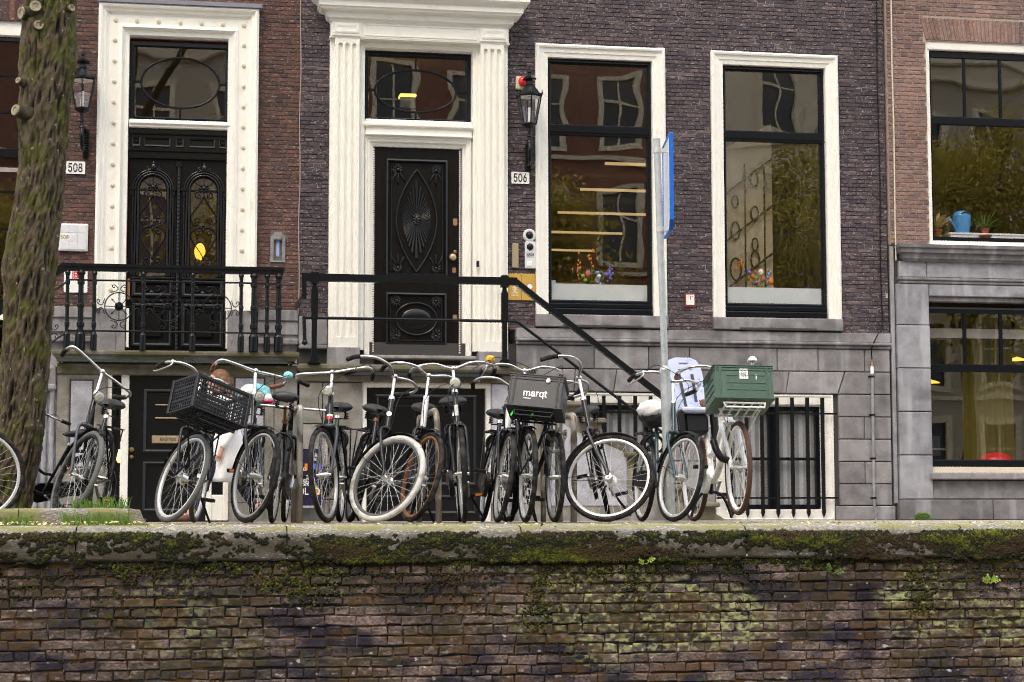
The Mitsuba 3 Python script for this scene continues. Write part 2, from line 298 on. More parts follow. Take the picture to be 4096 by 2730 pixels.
def rot(axis, a):
    x = np.asarray(axis, float); x = x / np.linalg.norm(x); K = np.array([[0, -x[2], x[1]], [x[2], 0, -x[0]], [-x[1], x[0], 0]])
    return np.eye(3) + math.sin(a) * K + (1 - math.cos(a)) * K @ K
def rotz(a): return rot((0, 0, 1), a)
def key_for(name):
    k, i = name, 0
    while k in scene or k in labels or k in USED: i += 1; k = f"{name}_{i:03d}"
    USED.add(k); return k
USED = set()
def thing(name, label, cat, group=None):
    k = key_for(name); labels[k] = {"label": label, "category": cat}
    if group: labels[k]["group"] = group
    return k
def put(k, mb, m, **kw):
    v, f, u = mb.arr() if isinstance(mb, MB) else mb
    scene[k] = mikit.ply((v, f), m, smooth=True, uv=u, **kw)
    return k
def part(parent, name, mb, m, label=None, stuff=False, **kw):
    k = key_for(parent + "__" + name)
    put(k, mb, m, **kw)
    if label or stuff: labels[k] = {**({"label": label} if label else {}), **({"kind": "stuff"} if stuff else {})}
    return k
def solo(name, mb, m, label, cat, group=None, **kw): return put(thing(name, label, cat, group), mb, m, **kw)
def setting(name, mb, m): k = key_for(name); labels[k] = {"kind": "structure"}; return put(k, mb, m)
def curve(pts, n=24):
    """smooth curve (Catmull-Rom) through the points"""
    p = np.asarray(pts, float); p = np.vstack([2 * p[0] - p[1], p, 2 * p[-1] - p[-2]]); out = []
    for k in range(1, len(p) - 2):
        for t in np.linspace(0, 1, max(2, n // (len(p) - 3)), endpoint=False):
            a, b, c, d = p[k - 1], p[k], p[k + 1], p[k + 2]
            out.append(0.5 * (2 * b + (c - a) * t + (2 * a - 5 * b + 4 * c - d) * t * t + (3 * b - a - 3 * c + d) * t ** 3))
    return np.array(out + [p[-2]])
def spiral(cx, cz, y, r, turns, start, sgn=1, n=22):
    t = np.linspace(0, 1, n); a = start + sgn * turns * 2 * PI * t; q = r * (1 - 0.8 * t)
    return np.stack([cx + q * np.cos(a), np.full(n, y), cz + q * np.sin(a)], 1)
def ellipse(cx, cz, y, a, b, n=40): t = np.arange(n) * 2 * PI / n; return np.stack([cx + a * np.cos(t), np.full(n, y), cz + b * np.sin(t)], 1)

def pane(x0, x1, z0, z1, y, seed=0, amp=0.0004):
    """old glass: a sheet with waves of under a millimetre"""
    X, Z = np.meshgrid(np.linspace(x0, x1, 26), np.linspace(z0, z1, 26), indexing="ij")
    q = np.stack([X * 2.6 + seed * 7.3, np.zeros_like(X), Z * 3.4], -1)
    return MB().grid(np.stack([X, y + amp * 2 * (meshkit.noise(q, seed) - .5), Z], -1))

# ---------------------------------------------------------------- bricks
def in_view(x, y, z):
    d = np.array([x, y, z]) - CAM; r = np.cross(CF, CU); w = d @ CF
    return abs(d @ r / w) < 0.268 and abs(d @ CU / w) < 0.1786
def brick_mesh(x0, x1, z0, z1, yf, depth, rng, b=0.004, jag=0.0012):
    c = np.array([[x0, z0], [x1, z0], [x1, z1], [x0, z1]]) + rng.normal(0, jag, (4, 2)); m = c.mean(0)
    ins = c + np.sign(m - c) * b
    V = np.array([[*a, yf + depth] for a in c] + [[*a, yf + b] for a in c] + [[*a, yf + rng.normal(0, jag * .5)] for a in ins])[:, [0, 2, 1]]
    F = [[8, 9, 10, 11]] + [[i, (i + 1) % 4, 4 + (i + 1) % 4, 4 + i] for i in range(4)] + [[4 + i, 4 + (i + 1) % 4, 8 + (i + 1) % 4, 8 + i] for i in range(4)]
    F = np.array(F); t = np.vstack([F[:, [0, 1, 2]], F[:, [0, 2, 3]]])
    return V[t].reshape(-1, 3)
def lay(parent, specs, m, depth, most=300, b=0.004, jag=0.0012, seed=1, name="brick"):
    """specs: (x0, x1, z0, z1, front y, tone). The ones that show largest are parts, the rest one part."""
    rng = np.random.default_rng(seed); out = []
    for x0, x1, z0, z1, yf, tone in specs:
        v = brick_mesh(x0, x1, z0, z1, yf, depth, rng, b, jag)
        cx, cz = (x0 + x1) / 2, (z0 + z1) / 2
        out.append(((x1 - x0) * (z1 - z0) / np.linalg.norm(np.array([cx, yf, cz]) - CAM) ** 2 * (1.0 if in_view(cx, yf, cz) else 0.01) * (1 + .02 * rng.random()), v, (tone, rng.random())))
    out.sort(key=lambda a: -a[0]); rest = MB()
    for i, (_, v, u) in enumerate(out):
        f = np.arange(len(v)).reshape(-1, 3)
        if i < most: part(parent, name, (v, f, np.broadcast_to(u, (len(v), 2))), m)
        else: rest.add(v, f, u)
    if rest.n: part(parent, name + "work", rest, m, stuff=True)
def courses(x0, x1, z0, z1, h, L, holes, yf, joint, seed, jit=0.002, bed=None, tone=None):
    """brick courses, headers and stretchers by turns, cut round the holes"""
    rng = np.random.default_rng(seed); out = []; k = 0; z = z0; bed = joint if bed is None else bed
    while z + h * 0.7 < z1:
        zt = min(z + h - bed, z1)
        iv = [(x0, x1)]
        for a, b_, c, d in holes:
            if c < zt - .004 and d > z + .004:
                iv = [q for i0, i1 in iv for q in ((i0, min(i1, a)), (max(i0, b_), i1)) if q[1] - q[0] > .02]
        step = L if k % 2 == 0 else L / 2
        off = x0 - L + (0 if k % 4 == 0 else L / 4 if k % 4 in (1, 3) else L / 2) + rng.uniform(-.01, .01)
        for i0, i1 in iv:
            x = off
            while x < i1:
                st = step if rng.random() > .06 else L * rng.choice([.5, .75])
                a, b_ = max(x, i0), min(x + st - joint, i1); x += st
                if b_ - a > .025: out.append((a, b_, z + rng.normal(0, .0008), zt + rng.normal(0, .0008), yf + rng.normal(0, jit), rng.random() if tone is None else tone(rng, (a + b_) / 2, z)))
        z += h; k += 1
    return out
def wall_mass(mb, x0, x1, z0, z1, holes, y0, y1):
    xs = sorted({x0, x1, *[v for a in holes for v in a[:2] if x0 < v < x1]}); zs = sorted({z0, z1, *[v for a in holes for v in a[2:] if z0 < v < z1]})
    poly = sbox(x0, z0, x1, z1)
    for a in holes: poly = poly.difference(sbox(a[0], a[2], a[1], a[3]))
    return mb.prism(poly, y0, y1)
def stone(mb, pts, y0, y1, rng, b=0.006, gap=0.005):
    """a dressed stone with bevelled edges from its outline in x-z"""
    g = Polygon(pts).buffer(-gap, join_style=2); o = np.array(g.exterior.coords)[:-1]; i = np.array(g.buffer(-b, join_style=2).exterior.coords)[:-1]
    tone = (rng.random(), rng.random())
    if len(i) != len(o): return mb.prism(g, y0, y1, tone)
    # match the inner ring to the outer one
    s = int(np.argmin(((i - o[0]) ** 2).sum(1))); i = np.roll(i, -s, 0)
    if len(o) > 2 and ((i[1] - o[1]) ** 2).sum() > ((i[-1] - o[1]) ** 2).sum(): i = np.vstack([i[:1], i[1:][::-1]])
    n = len(o); V = np.vstack([np.c_[o[:, 0], np.full(n, y1), o[:, 1]], np.c_[o[:, 0], np.full(n, y0 + b), o[:, 1]], np.c_[i[:, 0], np.full(n, y0), i[:, 1]]])
    F = []
    for k in range(n):
        k2 = (k + 1) % n
        F += [[k, k2, n + k2], [k, n + k2, n + k], [n + k, n + k2, 2 * n + k2], [n + k, 2 * n + k2, 2 * n + k]]
    F += [[2 * n, 2 * n + k, 2 * n + k + 1] for k in range(1, n - 1)]
    return mb.flat(V, F, tone)

# ---------------------------------------------------------------- setting: street, canal, far quay
xs = np.linspace(-45, 45, 60)
ys = np.array([-8.58, -8.0, -6.5, -4, -1.5, 0.0]); zs_ = np.array([.022, .030, .030, .022, .008, 0.0])
setting("street", MB().grid(np.array([[(x, y, z) for y, z in zip(ys, zs_)] for x in xs])), "m_street")
setting("canal_water", MB().grid(np.array([[(x, y, -1.75) for y in (-9.02, -34.2)] for x in (-60, 70)])), "m_water")
far = MB().box(-60, 70, -36.6, -34.2, -2.2, -0.1).box(-60, 70, -60, -36.6, -2.2, -0.08)
setting("far_quay", far, "m_fargrey")
setting("ground", MB().grid(np.array([[(x, y, -2.3) for y in (-60, 40)] for x in (-80, 90)])), "m_soil")

# ---------------------------------------------------------------- red-brown house (left): 508
H1 = thing("townhouse", "reddish-brown brick townhouse with black double doors in a cream studded door frame", "house")
holes1 = [(-.90, .91, 0, 6.0), (-3.05, -1.52, 0, 5.76)]
w1 = part(H1, "wall", wall_mass(MB(), -4.6, 1.42, 2.44, 6.9, holes1, .0, .42), "m_mortar508")
sp = courses(-4.6, 1.418, 2.45, 6.88, .0503, .196, holes1 + [(-3.2, -1.40, 5.74, 6.03), (1.085, 1.262, 3.02, 3.375)], -.008, .010, 11, .0012)
for k in range(27):      # soldier arch over the left window
    x = -3.17 + k * .0655; sp.append((x, x + .056, 5.765, 6.02, -.009, RNG.random()))
lay(w1, sp, "m_brick508", .03, 300, .003, .0009, 1)
part(H1, "upper_wall", MB().box(-4.6, 1.42, .0, .42, 6.9, 12.5), "m_brick508")
rs = np.random.default_rng(5)
for x0, x1 in ((-4.6, -3.0), (-1.52, -.93), (.95, 1.415)):
    s = MB().cbox(x0, x1, -.045, .4, 2.33, 2.455, .008, (rs.random(), .5)); s.cbox(x0, x1, -.02, .4, 2.17, 2.33, .004, (rs.random(), .5)); s.cbox(x0, x1, -.06, .4, 2.05, 2.12, .012, (.1, .5)); s.cbox(x0, x1, .03, .4, 0, 2.05, .004, (.7, .5)); s.box(x0, x1, .01, .4, 2.12, 2.17)
    part(H1, "plinth", s, "m_stone")
for x0, x1 in ((-.90, -.56), (.60, .89)):
    part(H1, "jamb_stone", MB().cbox(x0, x1, -.06, .3, 1.86, 2.44, .006, (.6, .5)).cbox(x0 + .05, x1 - .10, -.075, .3, 1.86, 2.44, .01, (.4, .5)), "m_stone")
prof = [(0, .02), (0, -.115), (.025, -.135), (.045, -.125), (.055, -.10), (.085, -.092), (.095, -.065), (.125, -.052), (.235, -.05), (.24, -.07), (.27, -.085), (.29, -.06), (.305, -.035), (.35, -.03), (.355, .14)]
surround = part(H1, "door_surround", MB().mould(-.916, .926, 2.44, 6.0, prof).box(-.55, -.52, -.03, .14, 2.0, 2.45).box(.585, .60, -.03, .14, 2.0, 2.45), "m_cream")
for x in (-.729, .756):
    for k in range(13):
        z = 5.567 - k * .243
        if z > 2.6: part(surround, "rosette", MB().lathe([(.026, 0), (.026, .008), (.019, .014), (.012, .010), (.011, .022), (0, .026)], 12, (x, -.05, z), (0, -1, 0)), "m_creamdull")
for k in range(7): part(surround, "rosette", MB().lathe([(.026, 0), (.026, .008), (.019, .014), (.012, .010), (.011, .022), (0, .026)], 12, (-.727 + k * .2468, -.05, 5.805), (0, -1, 0)), "m_creamdull")
part(H1, "lead_flashing", MB().box(-.93, .96, -.15, .02, 6.002, 6.05).box(-.92, .95, -.06, .02, 6.05, 6.075), "m_lead")
def transom(H, x0, x1, z0, z1, cx, cz, a, b, y, lab):
    k = part(H, "fanlight", MB().mould(x0, x1, z0, z1, [(0, y + .06), (0, y - .02), (.045, y - .025), (.05, y - .005), (.062, y + .03)], True), "m_sash", lab)
    part(k, "oval_bar", MB().tube(ellipse(cx, cz, y + .01, a, b, 56), .0125, 8, closed=True), "m_sash")
    for p, q in (((cx, z1 - .05), (cx, cz + b)), ((cx, z0 + .05), (cx, cz - b)), ((x0 + .05, cz), (cx - a, cz)), ((x1 - .05, cz), (cx + a, cz))):
        part(k, "glazing_bar", MB().bar((p[0], y + .012, p[1]), (q[0], y + .012, q[1]), .022, .022, (0, 1, 0)), "m_sash")
    part(k, "pane", pane(x0 + .05, x1 - .05, z0 + .05, z1 - .05, y + .02, int(cx * 3) + 5), "m_pane")
transom(H1, -.555, .602, 4.655, 5.60, .027, 5.128, .452, .298, .09, "large fanlight with an oval bar over the double doors")
part(H1, "transom_rail", MB().cbox(-.556, .603, -.02, .16, 4.565, 4.66, .01).cbox(-.556, .603, -.045, .16, 4.60, 4.635, .01), "m_cream")
f = MB().box(-.556, .603, .07, .16, 4.215, 4.565).cbox(-.556, .603, .03, .1, 4.50, 4.565, .01).cbox(-.556, .603, .03, .1, 4.30, 4.325, .006).cbox(-.556, .603, .045, .1, 4.215, 4.235, .006)
for x0, x1 in ((-.38, -.08), (.135, .435)): f.mould(x0, x1, 4.36, 4.46, [(0, .07), (0, .045), (.015, .05), (.02, .066)], True)
for cx in (-.47, .027, .525): f.mould(cx - .045, cx + .045, 4.36, 4.46, [(0, .07), (0, .045), (.012, .05), (.016, .066)], True).lathe([(.025, 0), (.012, .02), (0, .022)], 4, (cx, .07, 4.41), (0, -1, 0))
part(H1, "frieze", f, "m_black")
def leaf508(x0, x1, gx0, gx1):
    cx = (gx0 + gx1) / 2; r = (gx1 - gx0) / 2 + .004
    hole = sbox(cx - r, 2.82, cx + r, 3.86).union(Point(cx, 3.86).buffer(r, 24))
    d = part(H1, "door", MB().prism(sbox(x0, 1.862, x1, 4.215).difference(hole), .085, .14), "m_door")
    m = MB()
    for o, y in ((.020, .05), (.050, .058), (.078, .068)):
        arch = [(cx - r - o, .0, 2.84), (cx - r - o, 0, 3.86)] + [(cx - (r + o) * math.cos(t), 0, 3.86 + (r + o) * math.sin(t)) for t in np.linspace(0.1, PI - .1, 14)] + [(cx + r + o, 0, 3.86), (cx + r + o, 0, 2.84)]
        m.tube([(a, y + .012, c) for a, _, c in arch], .014, 6)
    for sx in (-1, 1): m.cbox(cx + sx * (r + .085) - .035, cx + sx * (r + .085) + .035, .045, .09, 3.84, 3.875, .006).cbox(cx + sx * (r + .085) - .022, cx + sx * (r + .085) + .022, .055, .09, 3.78, 3.84, .006)
    m.sph((cx, .06, 4.115), (.03, .02, .04), 8).sph((cx, .06, 4.16), (.014, .012, .022), 8)
    for sx in (-1, 1): m.tube(spiral(cx + sx * .055, 4.09, .06, .028, 1.1, PI / 2, -sx), .008, 5)
    part(d, "arch_moulding", m, "m_black")
    m = MB()
    for z0, z1, in_ in ((2.02, 2.52, .05), (2.60, 2.79, .05)):
        m.mould(x0 + in_, x1 - in_, z0, z1, [(0, .085), (0, .05), (.02, .045), (.035, .055), (.05, .08)], True)
    m.cbox(x0 + .03, x1 - .03, .045, .09, 2.535, 2.575, .01).cbox(x0 + .03, x1 - .03, .04, .09, 2.80, 2.825, .01)
    m.cbox(x0 + .16, x1 - .16, .06, .09, 2.12, 2.42, .02).cbox(x0 + .02, x1 - .02, .045, .09, 1.89, 1.96, .015)
    for sx in (-1, 1): m.tube(spiral(cx + sx * .07, 2.70, .06, .04, 1.2, 0 if sx < 0 else PI, sx), .009, 5)
    m.lathe([(.022, 0), (.022, .02), (.012, .026), (0, .026)], 10, (cx, .085, 2.645), (0, -1, 0))
    part(d, "lower_panel", m, "m_black")
    g = MB(); y = .075
    for sx in (-1, 1):
        g.tube(curve([(cx, y, 3.80), (cx + sx * .05, y, 3.70), (cx + sx * .142, y, 3.56), (cx + sx * .13, y, 3.47), (cx + sx * .06, y, 3.43), (cx, y, 3.44)], 24), .006, 5)
        g.tube(curve([(cx, y, 3.41), (cx + sx * .08, y, 3.42), (cx + sx * .145, y, 3.34), (cx + sx * .12, y, 3.25), (cx + sx * .04, y, 3.13), (cx, y, 3.06)], 24), .006, 5)
        for zc, rr, st, sg in ((3.80, .045, PI / 2, -1), (3.50, .045, -PI / 2, 1), (3.37, .045, PI / 2, -1), (3.02, .045, -PI / 2, 1), (2.92, .05, PI / 2, -1)):
            g.tube(spiral(cx + sx * .062, zc, y, rr, 1.15, st if sx > 0 else st, sg * sx), .0055, 5)
    for z in (3.88,): g.sph((cx, y, z), (.03, .02, .03), 8)
    for k in range(8): a = k * PI / 4; g.sph((cx + .04 * math.cos(a), y, 3.88 + .04 * math.sin(a)), (.02, .01, .011), 6, rot((0, 1, 0), -a))
    for a in (.6, PI / 2, PI - .6): g.tube([(cx, y, 3.88), (cx + .15 * math.cos(a), y, 3.88 + .15 * math.sin(a))], .004, 4)
    for z in (3.78, 3.44, 3.39, 3.06, 2.99): g.sph((cx, y, z), (.014, .012, .022), 6)
    g.bar((cx - r, y, 3.855), (cx + r, y, 3.855), .012, .012)
    part(d, "iron_grille", g, "m_iron")
    part(d, "pane", pane(cx - r, cx + r, 2.83, 4.01, .12, 3), "m_pane")
leaf508(-.54, .019, -.416, -.124); leaf508(.025, .60, .170, .459)
a = MB().tube([(.022, .07, 1.87), (.022, .07, 4.12)], .022, 8).cbox(-.012, .056, .04, .09, 4.12, 4.19, .008)
for k in range(46): a.sph((.022, .055, 1.95 + k * .046), (.018, .012, .020), 5)
part(H1, "door_post", a, "m_black")
part(H1, "letter_plate", MB().cbox(-.545, -.515, .055, .09, 2.56, 2.80, .005), "m_copper")
part(H1, "hallway", MB().quad((-.7, 2.2, 1.8), (.8, 2.2, 1.8), (.8, 2.2, 5.8), (-.7, 2.2, 5.8)).quad((-.7, .2, 1.8), (-.7, 2.2, 1.8), (-.7, 2.2, 5.8), (-.7, .2, 5.8)).quad((.8, .2, 1.8), (.8, 2.2, 1.8), (.8, 2.2, 5.8), (.8, .2, 5.8)).quad((-.7, .2, 5.8), (.8, .2, 5.8), (.8, 2.2, 5.8), (-.7, 2.2, 5.8)), "m_hall")
E_ = lambda r, g, b: {"type": "area", "radiance": {"type": "rgb", "value": [r, g, b]}}
LAMP = lambda n, mb, e, lab, cat, group=None: solo(n, mb, "m_white", lab, cat, group, emitter=e)
LAMP("hall_lamp", MB().sph((.285, .75, 3.225), (.066, .066, .105), 14), E_(.26, .12, .005), "oval amber lamp glowing behind the right leaf of the black double doors", "lamp")
# left window
k = part(H1, "window", MB().mould(-3.05, -1.55, 2.3, 5.76, [(0, .1), (0, .03), (.16, .03), (.17, .06), (.18, .12)], True), "m_cream", "tall window half hidden by the tree trunk")
m = MB().mould(-2.88, -1.725, 2.47, 5.59, [(0, .14), (0, .075), (.05, .07), (.055, .1)], True)
part(k, "sash", m, "m_sash")
for z, h in ((5.137, .022), (4.708, .022), (4.235, .09), (3.78, .025), (3.35, .03), (2.91, .03)): part(k, "glazing_bar", MB().box(-2.84, -1.77, .085, .12, z - h / 2, z + h / 2), "m_sash")
part(k, "glazing_bar", MB().box(-2.31, -2.285, .087, .118, 2.5, 5.55), "m_sash")
part(k, "pane", pane(-2.84, -1.77, 2.5, 5.56, .105, 9), "m_pane")
part(k, "blind", MB().box(-2.84, -1.77, .3, .31, 4.05, 4.10), "m_white")
part(H1, "room", MB().quad((-3.2, 4, 2), (-1.3, 4, 2), (-1.3, 4, 6), (-3.2, 4, 6)).quad((-3.2, .43, 2), (-3.2, 4, 2), (-3.2, 4, 6), (-3.2, .43, 6)).quad((-1.3, .43, 2), (-1.3, 4, 2), (-1.3, 4, 6), (-1.3, .43, 6)).quad((-3.2, .43, 6), (-1.3, .43, 6), (-1.3, 4, 6), (-3.2, 4, 6)).quad((-3.2, .43, 2), (-1.3, .43, 2), (-1.3, 4, 2), (-3.2, 4, 2)), "m_roomdark")

# stoop of the red-brown house
rs = np.random.default_rng(12)
ST1 = thing("stoop", "grey stone stoop with olive stained landing under the ornate iron railing", "stoop")
part(ST1, "landing", MB().cornice(-1.22, 1.27, -1.22, [(0, 1.755), (.035, 1.76), (.05, 1.79), (.06, 1.80), (.075, 1.815), (.08, 1.84), (.075, 1.86), (-.3, 1.862)], (.2, .5)).box(-1.24, 1.29, -1.24, -.02, 1.80, 1.861), "m_stone_green")
part(ST1, "gutter", MB().flat([(-1.24, -1.36, 1.725), (1.26, -1.36, 1.725), (1.36, -1.20, 1.735), (-1.24, -1.20, 1.735), (-1.24, -1.35, 1.755), (1.20, -1.35, 1.752), (1.30, -1.20, 1.755), (-1.24, -1.20, 1.757)], [[0, 1, 2, 3], [4, 5, 6, 7], [0, 1, 5, 4], [1, 2, 6, 5], [0, 3, 7, 4]]), "m_iron")
part(ST1, "lintel", MB().cbox(-1.244, 1.344, -1.225, -1.0, 1.60, 1.72, .01, (.3, .5)).cbox(-1.244, 1.344, -1.235, -1.0, 1.69, 1.715, .006, (.2, .5)), "m_stone_green")
part(ST1, "backing", MB().box(-1.24, -.72, -1.17, -.1, 0, 1.66).box(.61, 1.335, -1.17, -.1, 0, 1.66).box(-.72, .61, -.7, -.1, 0, 1.66), "m_joint")
def pier(x0, x1, px0, px1, pz1, splits):
    zsp = [0] + splits + [1.598]
    for z0, z1 in zip(zsp[:-1], zsp[1:]):
        mb = MB(); o = sbox(x0 + .003, z0 + .003, x1 - .003, z1 - .003)
        if z1 > 1 and px0 is not None:
            o = o.difference(sbox(px0 - .045, z0 + .12, px1 + .045, pz1 + .04)); t = (rs.random(), .5)
            mb.prism(o, -1.20, -1.0, t).mould(px0 - .045, px1 + .045, z0 + .12, pz1 + .04, [(0, -1.2), (.02, -1.19), (.03, -1.17), (.045, -1.165)], True, t)
            part(ST1, "sunk_panel", MB().box(px0, px1, -1.178, -1.0, z0 + .165, pz1), "m_stone_pale"); part(ST1, "stone", mb, "m_stone_stoop")
        else: stone(mb, [(x0, z0), (x1, z0), (x1, z1), (x0, z1)], -1.20, -1.0, rs); part(ST1, "stone", mb, "m_stone_stoop")
pier(-1.244, -.712, -1.093, -.871, 1.53, [.19, .44]); pier(.605, 1.086, .667, .972, 1.575, [.22]); pier(1.086, 1.344, None, None, 0, [.22, .82])
fr = MB().cbox(-.712, .605, -1.17, -.9, 1.635, 1.68, .006)
for x0, x1 in ((-.712, -.662), (-.562, -.478), (.36, .42), (.545, .605)): fr.cbox(x0, x1, -1.165, -.9, .02, 1.636, .006)
fr.cbox(.42, .545, -1.15, -.9, .02, .30, .006).cbox(-.662, -.562, -1.15, -.9, .02, .12, .006)
part(ST1, "door_frame", fr, "m_cream")
d = part(ST1, "basement_door", MB().box(-.478, .36, -1.10, -1.04, .01, 1.635).mould(-.32, .21, .76, 1.45, [(0, -1.10), (0, -1.125), (.015, -1.13), (.03, -1.12), (.04, -1.095)], True).mould(-.32, .21, .12, .66, [(0, -1.10), (0, -1.125), (.015, -1.13), (.03, -1.12), (.04, -1.095)], True), "m_black", "black basement door under the left stoop")
part(d, "letter_slot", MB().cbox(-.228, .12, -1.118, -1.09, .86, .945, .006), "m_bronze")
part(d, "lettering", MB().text("BRIEVEN", .032, -.055, -1.119, .888, .9), "m_ink")
for z, rr in ((.79, .026), (.71, .022)): part(d, "knob", MB().lathe([(.010, 0), (.012, .02), (rr, .03), (rr, .045), (rr * .6, .055), (0, .058)], 14, (-.44, -1.10, z), (0, -1, 0)), "m_brassdk")
for z in (1.28, 1.135): part(d, "pull_bar", MB().tube([(-.19, -1.10, z), (-.19, -1.13, z), (.10, -1.13, z), (.10, -1.10, z)], .009, 6), "m_bronze")
part(ST1, "side_pane", MB().box(-.662, -.562, -1.03, -1.02, .12, 1.636), "m_black"); part(ST1, "side_pane", MB().box(.42, .545, -1.03, -1.02, .3, 1.636), "m_black")
LAMP("side_lamp", MB().sph((-.575, -1.08, .72), (.035, .025, .075), 12), E_(.4, .16, .008), "amber lamp glowing in the narrow window beside the basement door", "lamp")
# steps down to the left
st = []
for k in range(9):
    z1 = 1.86 - .19 * (k + 1)
    if z1 > .05:
        st.append((-1.27 - .26 * k, z1)); part(ST1, "step", MB().cbox(-1.27 - .26 * (k + 1), -1.25 - .26 * k, -1.24, -.1, max(0, z1 - .19), z1, .012, (rs.random(), .5)), "m_stone")
poly = Polygon([(-1.247, 0)] + [(-1.247, 1.62)] + [(x, z) for px, pz in st for x, z in ((px, pz - .05), (px - .26, pz - .05))] + [(-1.27 - .26 * 9, 0)])
part(ST1, "stair_side", MB().prism(poly, -1.17, -1.0, (.6, .5)), "m_stone_blue")
sp = MB()
for x, w_ in ((-1.29, .05), (-1.37, .05), (-1.46, .06)): sp.tube([(x, -1.18, z) for z in np.linspace(.1, 1.42 - (x < -1.4) * .1, 12)], [w_ * .6 * (1 + .12 * math.sin(q * 3)) for q in range(12)], 8)
part(ST1, "pilaster", sp.cbox(-1.51, -1.247, -1.25, -1.0, 1.42, 1.50, .02).cbox(-1.50, -1.25, -1.22, -1.0, 1.50, 1.70, .02), "m_stone_blue")
# ornate railing
RA = thing("iron_railing", "ornate black iron railing with three wheel medallions on the left landing", "railing")
part(RA, "handrail", MB().bar((-1.178, -1.3, 2.775), (1.18, -1.3, 2.775), .07, .032).bar((-1.178, -1.3, 2.735), (1.17, -1.3, 2.735), .045, .05).bar((-1.17, -1.3, 2.775), (-2.7, -1.3, 1.66), .07, .032, (0, 1, 0)).bar((-1.17, -1.3, 2.735), (-2.7, -1.3, 1.62), .045, .05, (0, 1, 0)), "m_iron")
for z in (2.614, 2.064): part(RA, "rail", MB().tube([(-1.14, -1.3, z), (1.12, -1.3, z)], .011, 6), "m_iron")
for z in (2.60, 2.05): part(RA, "rail", MB().tube([(-1.14, -1.3, z), (-2.6, -1.3, z - 1.06)], .011, 6), "m_iron")
bal = lambda r: [(r * 1.7, 0), (r * 1.7, .16), (r * 1.35, .18), (r, .19), (r, .24), (r * 1.3, .25), (r * 1.3, .29), (r * .95, .30), (r, .45), (r * 1.25, .46), (r * 1.25, .49), (r, .50), (r * .9, .70), (r * 1.25, .71), (r * 1.25, .74), (r * .95, .75), (r * 1.05, .80), (r * 1.5, .83), (r * .9, .86), (r * 1.5, .90)]
for x, r in ((-1.144, .021), (-1.002, .032), (-.860, .021), (-.340, .021), (.189, .021), (.712, .021), (.851, .032), (.995, .021), (1.121, .030)):
    part(RA, "baluster", MB().lathe(bal(r), 10, (x, -1.3, 1.862)), "m_iron")
def medallion(cx, cz):
    m = MB().tube(ellipse(cx, cz, -1.3, .152, .152, 32), .007, 6, closed=True).lathe([(.048, 0), (.048, .018), (.036, .022), (.03, .016), (.018, .03), (0, .032)], 14, (cx, -1.3, cz), (0, -1, 0))
    for a in (0, PI / 2, PI, 1.5 * PI): m.tube([(cx, -1.3, cz), (cx + .15 * math.cos(a), -1.3, cz + .15 * math.sin(a))], .005, 5)
    for a in (PI / 4, 3 * PI / 4, -PI / 4, -3 * PI / 4):
        m.tube([(cx, -1.3, cz), (cx + .10 * math.cos(a), -1.3, cz + .10 * math.sin(a))], .005, 5).lathe([(.015, 0), (0, .03)], 6, (cx + .095 * math.cos(a), -1.3, cz + .095 * math.sin(a)), (math.cos(a), 0, math.sin(a)))
    for a in (0, PI / 2, PI, -PI / 2):
        ca, sa = math.cos(a), math.sin(a)
        for sg in (-1, 1):
            loc = curve([(.153, sg * .085), (.170, sg * .03), (.20, sg * .015), (.235, sg * .05), (.222, sg * .075), (.205, sg * .06), (.213, sg * .045)], 24)
            m.tube([(cx + u * ca - v * sa, -1.3, cz + u * sa + v * ca) for u, v in loc], .0055, 5)
    return m
for cx in (-.597, -.078, .456): part(RA, "medallion", medallion(cx, 2.332), "m_iron")
part(RA, "medallion", medallion(-1.47, 2.05), "m_iron")

# ---------------------------------------------------------------- dark purple-brown house (middle): 506
H2 = thing("townhouse", "dark purplish brick townhouse with a cream pilastered doorway and two tall windows", "house")
W1, W2 = (4.24, 5.848), (6.43, 8.056)
holes2 = [(1.775, 3.88, 0, 5.72), (1.80, 3.86, 5.70, 6.15), (W1[0], W1[1], 2.31, 5.745), (W2[0], W2[1], 2.31, 5.745)]
w2 = part(H2, "wall", wall_mass(MB(), 1.42, 8.675, 2.28, 6.9, holes2, .0, .42), "m_mortar506")
tone2 = lambda rng, x, z: float(np.clip(rng.random() * .8 + (.25 if z > 5.6 else 0) + (.5 if z < 2.46 and 5.8 < x < 6.5 else 0), 0, 1))
lay(w2, courses(1.422, 8.672, 2.29, 6.88, .0505, .205, holes2, -.009, .008, 21, .0018, tone=tone2), "m_brick506", .03, 300, .003, .0016, 2)
part(H2, "upper_wall", MB().box(1.42, 8.675, .0, .42, 6.9, 13.5), "m_brick506")
part(H2, "party_joint", MB().tube([(1.42 + .006 * math.sin(z * 5), -.012, z) for z in np.linspace(2.4, 6.9, 40)], .007, 6), "m_mortar504")
